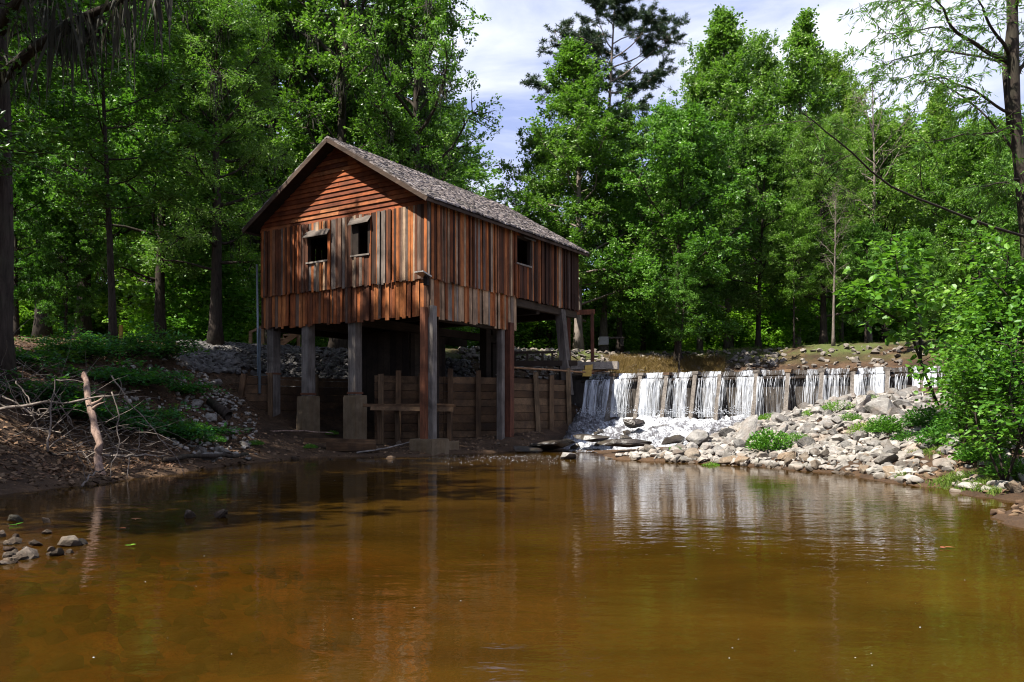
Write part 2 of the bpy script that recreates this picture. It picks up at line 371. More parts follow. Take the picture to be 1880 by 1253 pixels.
def fallm(name, scale, lo, hi, col=(0.80, 0.84, 0.88), sub=0.0):
    q = NT(name); t = q.tint(); co = q.coords(scale)
    n1 = q.noise(co, 1.0, 6, 0.62, 0.4); n2 = q.noise(q.coords(tuple(2.7 * a for a in scale)), 1.0, 4, 0.6)
    f = q.math('ADD', q.math('MULTIPLY', n1, 0.7), q.math('MULTIPLY', n2, 0.3))
    f = q.math('ADD', f, q.math('MULTIPLY', q.math('SUBTRACT', t, 0.5), 0.5))
    mask = q.ramp(f, [(lo, 0), (hi, 1)])
    q.base(col, 0.25, 0.5); q.bump(f, 0.6, 0.04)
    tr = q.n("ShaderNodeBsdfTransparent"); m = q.n("ShaderNodeMixShader")
    q.l(mask, m.inputs[0]); q.l(tr.outputs[0], m.inputs[1]); q.l(q.b.outputs[0], m.inputs[2]); q.l(m.outputs[0], q.out.inputs[0]); return q.m
M_fall = fallm("falling_water", (34, 4, 1.0), 0.44, 0.72, (0.54, 0.565, 0.60))
M_foamwhite = flat("foam", (0.42, 0.44, 0.47), 0.3)

def apronm():
    q = NT("white_water"); co = q.coords((1, 1, 1)); t = q.tint()
    n1 = q.noise(q.coords((4.2, 2.2, 3.0)), 1.0, 8, 0.72, 1.0); n2 = q.noise(q.coords((20, 11, 12)), 1.0, 5, 0.65)
    f = q.math('ADD', q.math('MULTIPLY', n1, 0.65), q.math('MULTIPLY', n2, 0.35))
    f = q.math('ADD', f, q.math('MULTIPLY', q.math('SUBTRACT', t, 0.5), 0.6))
    c = q.ramp(f, [(0.43, (0.03, 0.028, 0.026)), (0.51, (0.12, 0.115, 0.125)), (0.59, (0.44, 0.46, 0.48)), (0.68, (0.72, 0.74, 0.76))])
    q.base(c, 0.3, 0.5); q.bump(f, 1.0, 0.16); return q.m
M_apron = apronm()

# ------------------------------------------------------------------ ground
POOL = np.array([(-7.8, 12.5), (-7.2, 14.2), (-6.9, 17.0), (-6.6, 20.0), (-5.6, 22.6), (-4.2, 23.2), (-2.8, 23.3), (-1.2, 25.2), (0.0, 26.3), (1.9, 26.8),
                 (3.0, 25.0), (2.5, 22.2), (4.2, 20.4), (5.75, 18.75), (6.7, 16.4), (6.95, 13.7), (7.0, 11.3), (5.9, 10.1), (5.6, 9.0), (6.6, 6.0), (7.2, 0.0), (7.5, -12.0),
                 (-7.5, -12.0), (-7.2, 0.0), (-6.6, 6.0), (-6.9, 9.5)])
CP = [  # ground control points
    (0, -10, -.7), (0, 0, -.7), (0, 5, -.7), (-3, 8, -.35), (3, 8, -.7), (0, 12, -.7), (-3, 14, -.6), (3, 14, -.7), (0, 18, -.7), (-3, 20, -.6), (2, 19, -.6),
    (-4.6, 6, -.10), (-4.8, 8.3, -.06), (-3.2, 5.2, -.13), (-1.2, 4.3, -.22), (-5.6, 11, -.2), (-2, 10, -.4), (-1, 7, -.42), (0, 23.5, -.3),
    (-8.7, 12.8, .30), (-8.5, 15, .38), (-8.2, 17.5, .45), (-7.9, 20.5, .45), (-9.6, 14, 1.1), (-10.6, 14, 1.7), (-11, 18, 2.05), (-9.4, 19.5, 1.5), (-9.6, 22.5, 2.1), (-8.2, 23.5, 1.0), (-10.3, 25, 2.9), (-8.9, 25.8, 1.7),
    (-12, 30, 3.75), (-10, 29.6, 3.3), (-16, 22, 3.0), (-20, 20, 3.2), (-25, 35, 4.3), (-14, 36, 4.02), (-13, 16, 2.1), (-16, 10, 2.0),
    (-2.4, 24, .14), (-5, 25.6, .30), (-6.9, 26.8, .55), (-8.2, 27.4, .95), (-4, 28, .4), (-6, 29, .8), (-7.4, 30.5, 2.2), (-3.4, 32, 2.5), (-6.5, 33.3, 3.45), (-4, 35, 3.75), (-9.4, 32, 3.65), (0, 33, 2.9), (0, 36.5, 3.95), (-1.5, 30.5, .9),
    (0, 27.3, .42), (1.6, 28.2, .4), (3, 28, .2), (4, 26.4, .1), (2.4, 30, .5), (5.5, 27.4, .4),
    (5, 22.2, .32), (3.6, 22.4, .25), (4.6, 23.6, .12), (6.0, 25.5, .3), (7.2, 27.3, .5), (7, 21.6, .65), (6.9, 24.6, .85), (9, 22.6, 1.25), (10, 24.6, 1.6), (7.6, 18.6, .45), (8.6, 16.6, .7), (8.2, 14, .42), (12, 22, 1.6), (14, 20, 1.8), (10, 13, .7), (8.8, 11, .35), (12, 16, 1.4), (16, 24, 2.4), (14, 25.4, 2.3), (7.0, 17.2, .18), (7.8, 12.2, .16), (8.6, 26.2, 1.0),
    (4.4, 32.4, 1.9), (6, 33, 1.8), (10, 31, 1.8), (14, 28.6, 1.8), (8, 35, 2.0), (5, 36.5, 3.2), (9.5, 37.2, 3.3), (13, 34, 2.8), (10, 39.5, 4.2), (3, 39, 4.2), (14, 37, 4.2), (18, 33, 4.2), (20, 28, 3.4), (18, 24, 2.6),
    (-8, 6, .3), (-9, 8.5, .7), (-9, 0, .7), (9, 5, .7), (9, 0, .8), (7.1, 9.4, .15), (-12, 0, 1.6), (12, 4, 1.4), (-14, -15, 1.8), (14, -15, 1.8), (0, -20, 1.0),
    (30, 15, 2.8), (-35, 10, 3.0), (40, 35, 4.4), (-45, 40, 4.4), (0, 48, 4.15), (-8, 40, 4.05), (-2, 41, 4.05), (20, 45, 4.35), (-20, 50, 4.35), (0, 80, 4.6), (50, 80, 4.6), (-50, 80, 4.6), (0, 160, 5), (120, 120, 5), (-120, 120, 5), (120, -40, 3), (-120, -40, 3), (0, -90, 2), (0, 320, 5), (250, 300, 5), (-250, 300, 5)]
CP += [(x, y, 0.0) for x, y in POOL if y > -5]
CP = np.array(CP, float)
_d = np.linalg.norm(CP[:, None, :2] - CP[None, :, :2], axis=2)
_w = np.linalg.solve(_d + 1e-3 * np.eye(len(CP)), CP[:, 2] - 2.0)
def pool_dist(x, y):                                # signed: negative inside the pool
    x, y = np.asarray(x, float), np.asarray(y, float)
    best = np.full(x.shape, 1e9); ins = np.zeros(x.shape, bool)
    for a, b in zip(POOL, np.roll(POOL, -1, 0)):
        e = b - a; t = np.clip(((x - a[0]) * e[0] + (y - a[1]) * e[1]) / (e @ e), 0, 1)
        best = np.minimum(best, np.hypot(x - a[0] - t * e[0], y - a[1] - t * e[1]))
        c = ((a[1] > y) != (b[1] > y))
        with np.errstate(divide='ignore', invalid='ignore'):
            xi = a[0] + (y - a[1]) / (b[1] - a[1] + 1e-12) * (b[0] - a[0])
        ins ^= c & (x < xi)
    return np.where(ins, -best, best)
def zt(x, y):
    x, y = np.atleast_1d(np.asarray(x, float)), np.atleast_1d(np.asarray(y, float)); shp = x.shape
    x, y = x.ravel(), y.ravel(); z = np.empty(len(x))
    for i in range(0, len(x), 20000):
        q = slice(i, i + 20000)
        z[q] = 2.0 + np.hypot(x[q, None] - CP[None, :, 0], y[q, None] - CP[None, :, 1]) @ _w
    d = pool_dist(x, y) + 0.22 * fbm(x * 0.9, y * 0.9, 3, 3)
    amp = np.clip(np.abs(d) * 0.5, 0.1, 1.0)
    z = z + amp * (0.10 * fbm(x * 0.45, y * 0.45, 11, 4) + 0.035 * fbm(x * 2.3, y * 2.3, 5, 3) + 0.03 * fbm(x * 6.1, y * 6.1, 15, 2))
    z = np.where(d > 0, np.maximum(z, np.minimum(0.03 + 0.10 * d, 0.25)), np.minimum(z, np.maximum(-0.03 + 0.18 * d, -0.06)))
    return z.reshape(shp)
def z1(x, y): return float(zt(x, y)[0])

def axis(lo, a, b, hi, step, grow=1.18):
    mid = list(np.arange(a, b + 1e-6, step)); l, r = [], []
    s, p = step, a
    while p > lo: s *= grow; p -= s; l.append(p)
    s, p = step, b
    while p < hi: s *= grow; p += s; r.append(p)
    return np.array(l[::-1] + mid + r)
gx, gy = axis(-260, -17, 19, 260, 0.17), axis(-90, 5, 42, 330, 0.17)
X, Y = np.meshgrid(gx, gy); Z = zt(X, Y)
nx, ny = len(gx), len(gy)
gi = np.arange(ny - 1)[:, None] * nx; gj = np.arange(nx - 1)[None]
g = MB(); g.add(np.stack([X, Y, Z], -1).reshape(-1, 3), np.stack([gi + gj, gi + gj + 1, gi + nx + gj + 1, gi + nx + gj], -1).reshape(-1, 4), 0.5)
tag(g.build("ground", M_ground, smooth=True), "brown earth banks and forest floor around the creek", None, None, "structure")

w = MB()
wx, wy = np.linspace(-13, 13, 40), np.linspace(-13, 29, 60); WX, WY = np.meshgrid(wx, wy)
k = len(wx); gi = np.arange(len(wy) - 1)[:, None] * k; gj = np.arange(k - 1)[None]
w.add(np.stack([WX, WY, 0 * WX], -1).reshape(-1, 3), np.stack([gi + gj, gi + gj + 1, gi + k + gj + 1, gi + k + gj], -1).reshape(-1, 4))
tag(w.build("creek_water", M_water, smooth=True), "muddy brown creek water", None, None, "structure")
w = MB(); w.add([(2.5, 31.7, 2.56), (19, 22.9, 2.56), (24, 30, 2.56), (6, 41, 2.56)], [[0, 1, 2, 3]])
tag(w.build("pond_water", M_water), "still brown water held back above the dam", None, None, "structure")

# ------------------------------------------------------------------ the mill (local x runs back along the right wall, local y along the front)
ANG = math.atan2(0.842, 0.539)
C0 = np.array([-2.43, 24.0, 0.0])
bX, bY = np.array([math.cos(ANG), math.sin(ANG), 0]), np.array([-math.sin(ANG), math.cos(ANG), 0])
def LW(x, y, z=0): return C0 + x * bX + y * bY + np.array([0, 0, z])
def toL(p): d = np.asarray(p, float) - C0; return np.array([d @ bX, d @ bY, d[2]])
mill = empty("mill_house", tuple(C0), ANG)
tag(mill, "weathered brown wooden watermill with grey shingle roof standing on tall posts", "watermill")
WID, LEN, EAVE, FLOOR, SKIRT = 7.26, 9.22, 7.40, 5.22, 4.10
RIDGE_Z, RIDGE_Y, SL = 9.86, 3.63, 0.605
rs = random.Random(5)

def boards(mb, along, lo, hi, plane, outward, z0, z1, holes=(), wmin=.09, wmax=.19, jag=.03, tintf=None, thick=.028, topf=None):
    """vertical boards along local y (front) or x (side)"""
    p = lo
    while p < hi - 0.02:
        wd = min(rs.uniform(wmin, wmax), hi - p); a, b = p + rs.uniform(.003, .009), p + wd - 0.004
        pr = rs.choice([0.0, 0.0, 0.015, 0.03, 0.045]) + rs.uniform(0, .008)
        t = tintf((a + b) / 2); bot = z0 + rs.uniform(-jag, jag); top = z1 if topf is None else topf((a + b) / 2)
        segs = [(bot, top)]
        for (h0, h1, hz0, hz1) in holes:
            if a < h1 - 0.03 and b > h0 + 0.03: segs = [(bot, hz0), (hz1, top)]
        for s0, s1 in segs:
            o0, o1 = plane + outward * pr, plane + outward * (pr + thick); lean = outward * rs.uniform(0, .02)
            v = []
            for oo in (o0, o1):
                for q in (a, b):
                    for z in (s0, s1):
                        off = oo + (lean if z == s0 and z0 == bot - 0 else (lean if z == s0 else 0))
                        v.append((off, q + rs.uniform(-.004, .004), z) if along == 'y' else (q + rs.uniform(-.004, .004), off, z))
            mb.add(v, MB.BOXF, t)
        p += wd
def mixtint(weights):
    def f(_): return min(1, max(0, rs.choices([w[0] for w in weights], [w[1] for w in weights])[0] + rs.uniform(-.04, .04)))
    return f
T_up = mixtint([(.1, 2), (.2, 3), (.3, 3), (.45, 3), (.56, 3), (.7, 2), (.82, 2), (.92, 1.6), (1, 2.2)])
T_side_lit = mixtint([(.12, 2), (.24, 3), (.36, 3), (.48, 3), (.58, 3), (.7, 2), (.92, 2.5), (1, 3)])  # paler boards stand in for sky light on the side wall
T_sk = mixtint([(.22, 2), (.34, 4), (.46, 5), (.58, 4), (.70, 1.5)])
T_sks = mixtint([(.3, 1.5), (.45, 2), (.58, 3), (.7, 1), (.92, 3), (1, 6)])

W1, W2, W3 = (4.04, 4.97, 6.12, 6.98), (2.31, 3.0, 6.14, 7.16), (4.68, 5.57, 6.36, 7.32)
m = MB(); boards(m, 'y', 0.0, WID, -.03, -1, FLOOR - .04, EAVE, [W1, W2], .065, .15, .035, T_up); m.build("front_wall", M_siding, mill)
m = MB(); boards(m, 'x', 0.02, LEN, -.03, -1, FLOOR - .04, EAVE + .12, [W3], .065, .15, .035, lambda x: T_side_lit(x) if rs.random() > max(0, (x - 3.5) / 7) else rs.choice([.05, .12, .18, .7, .78])); m.build("side_wall", M_siding, mill)
m = MB(); boards(m, 'y', 0.0, WID, 0.04, -1, SKIRT, FLOOR + .05, (), .08, .17, .045, T_sk); m.build("front_skirt", M_siding, mill)
m = MB(); boards(m, 'x', 0.02, 4.79, 0.04, -1, SKIRT - .03, FLOOR + .05, (), .08, .17, .045, T_sks); m.build("side_skirt", M_siding, mill)
m = MB(); boards(m, 'y', 0.0, WID, LEN + .03, 1, FLOOR, RIDGE_Z, (), .14, .2, .03, T_side_lit, topf=lambda y: RIDGE_Z - .08 - SL * abs(y - RIDGE_Y)); m.build("rear_wall", M_siding, mill)
m = MB(); boards(m, 'x', 0.02, LEN, WID + .03, 1, SKIRT, EAVE + .1, (), .14, .2, .03, T_side_lit); m.build("far_wall", M_siding, mill)
# gable of lap boards
m = MB(); z = EAVE - .02
while z < RIDGE_Z - .2:
    hw = (RIDGE_Z - .06 - z) / SL
    y0, y1 = max(RIDGE_Y - hw, -.02), min(RIDGE_Y + hw, WID + .02)
    hw2 = max((RIDGE_Z - .06 - z - .17) / SL, .05); t0, t1 = max(RIDGE_Y - hw2, -.02), min(RIDGE_Y + hw2, WID + .02)
    cuts = [0] + sorted(rs.sample([.18, .33, .5, .62, .8], rs.choice([1, 2, 2, 3]))) + [1]
    for c0, c1 in zip(cuts, cuts[1:]):
        A0, A1 = y0 + (y1 - y0) * c0, y0 + (y1 - y0) * c1 - .006; B0, B1 = t0 + (t1 - t0) * c0, t0 + (t1 - t0) * c1 - .006
        j = rs.uniform(-.008, .008)
        v = [(-.06 + j, A0, z), (-.012, B0, z + .17), (-.06 + j, A1, z), (-.012, B1, z + .17), (-.012, A0, z), (.01, B0, z + .17), (-.012, A1, z), (.01, B1, z + .17)]
        m.add(v, MB.BOXF, rs.uniform(0.05, 1))
    z += .15
m.build("gable_wall", M_lap, mill)
# roof: deck, shingles, rake boards
roof = MB()
for s in (-1, 1):
    ye = -.32 if s < 0 else WID + .32; ze = RIDGE_Z - SL * abs(ye - RIDGE_Y)
    v = [(x, y, z0 + dz) for x in (-.50, LEN + .3) for (y, z0) in ((RIDGE_Y, RIDGE_Z), (ye, ze)) for dz in (-.09, -.03)]
    roof.add(v, MB.BOXF, .3)
roof = roof.build("roof", M_dark, mill)
sh = MB(); nrow = 36; RL = math.hypot(RIDGE_Y + .34, SL * (RIDGE_Y + .34))
for s in (-1, 1):
    for r in range(nrow):
        d0 = (RIDGE_Y + .36) * (1 - r / nrow); d1 = max(d0 - .24, 0.0)
        x = -.52 + rs.uniform(-.1, 0)
        while x < LEN + .32:
            wd = rs.uniform(.08, .17); th = rs.uniform(.012, .034); e = rs.uniform(-.03, .03); lift = rs.uniform(0.012, .04)
            if rs.random() < .03: e += .12
            ya, yb = RIDGE_Y + s * (d0 - e), RIDGE_Y + s * d1
            za, zb = RIDGE_Z - SL * (d0 - e) + lift, RIDGE_Z - SL * d1 + .004
            x0, x1 = max(x + .004, -.54), min(x + wd - .004, LEN + .34)
            v = [(xx, yy, zz) for xx in (x0, x1) for (yy, zbase) in ((ya, za), (yb, zb)) for zz in (zbase - .03, zbase + th)]
            sh.add(v, MB.BOXF, min(1, max(0, rs.gauss(.55, .24)))); x += wd
sh.build("shingles", M_shingle, roof)
rk = MB()
for s in (-1, 1):
    ye = RIDGE_Y + s * (RIDGE_Y + .34); ze = RIDGE_Z - SL * (RIDGE_Y + .34)
    for xx in (-.535, LEN + .335):
        rk.beam((xx, RIDGE_Y - s * .0, RIDGE_Z - .09), (xx, ye, ze - .09), .035, .125, rs.uniform(.2, .6))
    rk.beam((-.50, ye - s * .03, ze - .09), (LEN + .3, ye - s * .03, ze - .09), .03, .08, .3)
rk.build("rake_board", M_rake, roof)
# floor, ceiling, beams
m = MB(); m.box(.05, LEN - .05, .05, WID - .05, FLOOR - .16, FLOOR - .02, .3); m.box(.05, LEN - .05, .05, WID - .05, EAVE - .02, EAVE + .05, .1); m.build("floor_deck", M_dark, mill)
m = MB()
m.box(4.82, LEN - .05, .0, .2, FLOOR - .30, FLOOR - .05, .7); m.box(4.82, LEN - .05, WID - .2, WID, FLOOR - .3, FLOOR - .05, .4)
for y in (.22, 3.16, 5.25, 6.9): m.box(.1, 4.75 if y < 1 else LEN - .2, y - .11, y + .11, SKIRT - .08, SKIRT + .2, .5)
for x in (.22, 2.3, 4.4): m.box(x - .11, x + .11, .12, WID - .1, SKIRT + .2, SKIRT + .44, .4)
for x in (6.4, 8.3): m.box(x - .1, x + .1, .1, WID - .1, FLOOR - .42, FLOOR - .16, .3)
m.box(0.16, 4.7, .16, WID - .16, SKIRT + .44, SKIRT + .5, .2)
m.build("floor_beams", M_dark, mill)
# windows with frame, sill and hood
def window(h, side):
    a0, a1, b0, b1 = h; f = MB()
    def bx(q0, q1, o0, o1, z0, z1, t, mb):
        if side == 'y': mb.box(o0, o1, q0, q1, z0, z1, t, .004)
        else: mb.box(q0, q1, o0, o1, z0, z1, t, .004)
    bx(a0 - .06, a0 + .03, -.085, .04, b0, b1, .2, f); bx(a1 - .03, a1 + .06, -.085, .04, b0, b1, .35, f); bx(a0 + .032, a1 - .032, -.075, .04, b1 - .08, b1 + .02, .15, f)
    o = f.build("window", M_dark, mill)
    s_ = MB(); bx(a0 - .05, a1 + .05, -.12, .03, b0 - .03, b0 + .022, .3, s_); s_.build("sill", M_greyH, o)
    hd = MB(); q0, q1 = (a0 - .10, a1 + .06) if side == 'y' else (a0 + .25, a1 + .14)
    v = []
    for q in (q0, q1):
        for (oo, zz) in ((-.07, b1 + .15), (-.23, b1 - .07)):
            for dz in (0, .03): v.append((oo, q, zz + dz) if side == 'y' else (q, oo, zz + dz))
    hd.add(np.array(v) + rng.uniform(-.012, .012, (8, 3)), MB.BOXF, .6 if side == 'y' else .2); hd.build("hood", M_rake2, o)
    dk = MB(); bx(a0 - .5, a1 + .5, 1.5, 1.55, b0 - .8, b1 + .1, .0, dk); dk.build("added_blackout", M_dark, o)  # added dark board inside, keeps the opening black
window(W1, 'y'); window(W2, 'y'); window(W3, 'x')
m = MB(); m.box(-.072, -.02, W2[1] - .25, W2[1] - .03, W2[2] + .02, W2[3] - .08, .15); m.build("shutter", M_dark, mill)
# corner boards, lamp hood, conduit
m = MB(); m.box(-.085, -.045, -.08, .02, FLOOR, EAVE + .1, .8, .006); m.build("corner_board", M_siding, mill)
m = MB(); m.obox((-.26, .02, FLOOR + .06), (.2, 0, -.05), (0, .16, 0), (.004, 0, .02), .9); m.build("corner_hood", M_tin, mill)
m = MB(); m.obox((-.14, .0, FLOOR - .12), (.05, 0, 0), (0, .07, 0), (0, 0, .13), .1); m.obox((-.22, -.1, FLOOR + .005), (.1, 0, 0), (0, .02, 0), (0, 0, .02), .1); m.build("bracket", M_dark, mill)
m = MB(); m.tube([(-.12, WID + .05, 1.9), (-.12, WID + .07, 4.5), (-.13, WID + .1, 6.3)], .035, 8); m.tube([(-.2, WID - .12, 1.9), (-.2, WID - .12, 3.0)], .05, 8); m.tube([(-.2, WID - .12, 2.95), (-.17, WID - .13, 4.1)], .03, 8); m.build("conduit_pipe", M_pipe, mill, True)
# posts and piers
def post(x, y, z0, zt_, w, mat, t=.5, lean=(0, 0), name="post"):
    m = MB(); m.beam((x + lean[0], y + lean[1], z0), (x, y, zt_), w, w, t, .008, (1, 0, 0)); return m.build(name, mat, mill)
def pier(x, y, z0, z1_, w):
    bm = bmesh.new(); bmesh.ops.create_cube(bm, size=1); bmesh.ops.bevel(bm, geom=bm.edges[:], offset=.035, segments=2, affect='EDGES')
    bmesh.ops.subdivide_edges(bm, edges=bm.edges[:], cuts=2, use_grid_fill=True)
    for v in bm.verts:
        v.co.x *= w; v.co.y *= w; v.co.z = z0 + (v.co.z + .5) * (z1_ - z0)
        v.co.x += x + .012 * float(fbm(v.co.x * 9 + 3, v.co.z * 9, 2)); v.co.y += y + .012 * float(fbm(v.co.y * 9, v.co.z * 9, 5))
    me = bpy.data.meshes.new("pier"); bm.to_mesh(me); bm.free(); me.materials.append(M_conc)
    o = bpy.data.objects.new("pier", me); COL.objects.link(o); o.parent = mill; return o
for y, zb in ((3.16, .1), (5.25, .3)):
    pier(.22, y, zb, 1.80, .54); p_ = post(.22, y, 1.80, SKIRT + .3, .31, M_post, .6)
    b_ = MB(); b_.box(.04, .40, y - .18, y + .18, 1.84, 1.90, .5); b_.build("iron_strap", M_iron, p_)
pier(.15, .12, -.3, .48, .86); pier(1.35, .5, -.2, .36, .7)
post(-.01, .16, .46, SKIRT + .25, .2, M_rust, .6); post(.12, -.01, .46, SKIRT + .3, .2, M_post, .7)
p_ = post(.24, 6.95, .7, SKIRT + .2, .32, M_post, .5)
b_ = MB(); b_.box(.06, .42, 6.77, 7.13, 2.55, 2.61, .5); b_.build("iron_strap", M_iron, p_)
post(4.0, .12, .3, SKIRT + .2, .2, M_post, .35); post(4.36, .02, .3, SKIRT + .2, .24, M_rust, .15)
post(8.05, .12, 1.9, FLOOR - .1, .30, M_post, .25, (-.1, -.42)); post(8.45, .3, 2.2, FLOOR - .1, .12, M_dark, .4)
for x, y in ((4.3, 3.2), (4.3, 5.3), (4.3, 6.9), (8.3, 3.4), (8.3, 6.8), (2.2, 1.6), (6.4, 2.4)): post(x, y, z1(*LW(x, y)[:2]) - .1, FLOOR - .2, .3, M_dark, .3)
m = MB()
for k_ in range(9): m.box(3.0, 3.05 + rs.uniform(0, .03), 3.3 + k_ * .28, 3.3 + k_ * .28 + .27, .4, SKIRT, rs.random())
for k_ in range(9): m.box(3.08 + k_ * .22, 3.08 + k_ * .22 + .21, 3.25, 3.29 + rs.uniform(0, .03), .4, SKIRT, rs.random())
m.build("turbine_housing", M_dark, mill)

# ------------------------------------------------------------------ timber walls, walkway
def plank_wall(name, label, pts, ztop, zbot, posts, tintr=(0.2, 0.9), ph=.26, postw=.17, mat=M_plankH, cat="retaining wall"):
    pts = [np.asarray(p, float) for p in pts]; rt = empty(name, (pts[0][0], pts[0][1], zbot))
    base = np.array([pts[0][0], pts[0][1], zbot]); pl = MB()
    for a, b in zip(pts, pts[1:]):
        z = zbot
        while z < ztop - .02:
            h = min(ph * rs.uniform(.85, 1.15), ztop - z); 
            A, B = np.array([*a, z + h / 2]) - base, np.array([*b, z + h / 2]) - base
            n_ = max(1, int(np.linalg.norm(B - A) / 1.7)); 
            for i in range(n_):
                pl.beam(A + (B - A) * i / n_, A + (B - A) * ((i + 1) / n_ - .002), .09 + rs.uniform(0, .03), h - .016, rs.uniform(*tintr), .006)
            z += h
    pl.build("planks", mat, rt)
    seg = np.array([np.linalg.norm(b - a) for a, b in zip(pts, pts[1:])])
    for (s, off, zt2, zb2, lean) in posts:
        i = 0
        while i < len(seg) - 1 and s > seg[i]: s -= seg[i]; i += 1
        d = (pts[i + 1] - pts[i]) / seg[i]; q = pts[i] + d * s; nrm = np.array([d[1], -d[0]]); nrm = nrm * (1 if nrm[1] < 0 else -1)
        q = q + nrm * off; pm = MB()
        pm.beam(np.array([*(q + d * lean), zb2]) - base, np.array([*q, zt2]) - base, postw * rs.uniform(.85, 1.15), postw, rs.uniform(.2, .9), .01, (1, 0, 0))
        pm.build("wall_post", M_plankV, rt)
    tag(rt, label, cat); return rt
fa, fb, fc = np.array([PX(688, 26.4), 26.4]), np.array([PX(930, 28.4), 28.4]), np.array([PX(1046, 30.6), 30.6])
def s_at(px):                                        # distance along the flume wall seen at a photo column
    best = None
    for k_ in range(400):
        s = k_ * .025; la = np.linalg.norm(fb - fa)
        q = fa + (fb - fa) / la * s if s < la else fb + (fc - fb) / np.linalg.norm(fc - fb) * (s - la)
        e = abs(940 + q[0] / q[1] * F - px)
        if best is None or e < best[0]: best = (e, s)
    return best[1]
plank_wall("flume_wall", "long brown plank wall with upright posts running beneath the mill to the dam", [fa, fb, fc], 2.46, .15,
           [(s_at(p), .14, zt2, .1, ln) for p, zt2, ln in ((697, 2.5, 0), (729, 2.62, 0), (772, 2.55, 0), (824, 2.72, 0), (876, 2.68, 0), (919, 2.68, .05), (978, 2.7, .18), (1008, 2.6, 0), (1038, 2.9, .1))])
plank_wall("crib_wall", "short stacked timber wall on the left bank beside the conduit pipe", [(PX(446, 27.6), 27.6), (PX(500, 27.9), 27.9), (PX(640, 30.2), 30.2), (PX(720, 31.0), 31.0)], 2.5, .6,
           [(.05, .12, 2.55, .9, -.25), (.9, .12, 2.6, .6, 0), (2.6, .12, 2.6, .6, 0)], (0.1, 0.7))
wk = empty("beam_walkway", tuple(P(667, 742, 25.2) - [0, 0, .0])); b0 = P(667, 742, 25.2)
m = MB(); m.beam((0, 0, -.05), P(836, 742, 25.6) - b0 - [0, 0, .05], .34, .09, .6, .012); m.beam((0.25, -.17, -.14), P(832, 746, 25.4) - b0 - [0, 0, .1], .1, .12, .9, .012); m.build("deck_plank", M_plankH, wk)
for p in (696, 729, 771, 824):
    m = MB(); q = P(p, 750, 25.5) - b0; m.beam((q[0], q[1], -.1), (q[0] + .02, q[1], -1.25), .13, .13, rs.random(), .01, (1, 0, 0)); m.build("leg", M_plankV, wk)
tag(wk, "narrow brown timber walkway crossing between the concrete pier and the corner post", "walkway")

# ------------------------------------------------------------------ dam, falls, white water
D0, dd = np.array([2.3, 31.55]), np.array([0.883, -0.469]); nn = np.array([-0.469, -0.883])
ANGD = math.atan2(dd[1], dd[0])
dam = empty("concrete_dam", (*D0, 0), ANGD)          # local x along the crest, local -y towards the camera
tag(dam, "low dark concrete dam with sloping pale buttresses crossed by falling water", "dam")
def s_px(px): r = (px - 940) / F; return (r * D0[1] - D0[0]) / (dd[0] - r * dd[1])
m = MB(); m.box(-.8, 17.5, 0, .7, -.2, 2.50, .5); m.box(-.8, 17.5, .28, .7, 2.50, 2.70, .4); m.build("dam_wall", M_dam, dam)
caps = [s_px(p) for p in (1078, 1127, 1178, 1226, 1278, 1323, 1390, 1448, 1510, 1567, 1630, 1692)]
for i, s in enumerate(caps):
    if i == 0: continue
    w_ = .07
    v = [(s + q, y, z) for q in (-w_, w_) for (y, z) in ((.02, 2.60), (-.16, 2.60), (-.95, .55), (.02, .55))]
    m = MB(); m.add(v, [[0, 1, 2, 3], [4, 7, 6, 5], [0, 4, 5, 1], [1, 5, 6, 2], [2, 6, 7, 3], [3, 7, 4, 0]], rs.random()); m.build("buttress", M_butt, dam)
    if i == 5: continue
    m = MB(); m.box(s - .11, s + .11, -.17, .2, 2.605, 2.72, rs.random(), .02); m.build("cap_block", M_plankV if i % 2 else M_butt, dam)
m = MB(); m.box(caps[0] - .2, 17, -.16, -.005, 2.40, 2.47, .3, .01); m.build("crest_board", M_dark, dam)
fall = MB(); strands = MB()
cover = [.46, .38, .44, .42, .46, .46, .36, .26, .24, .48, .5, .45, .45]
edges = caps + [16.5]
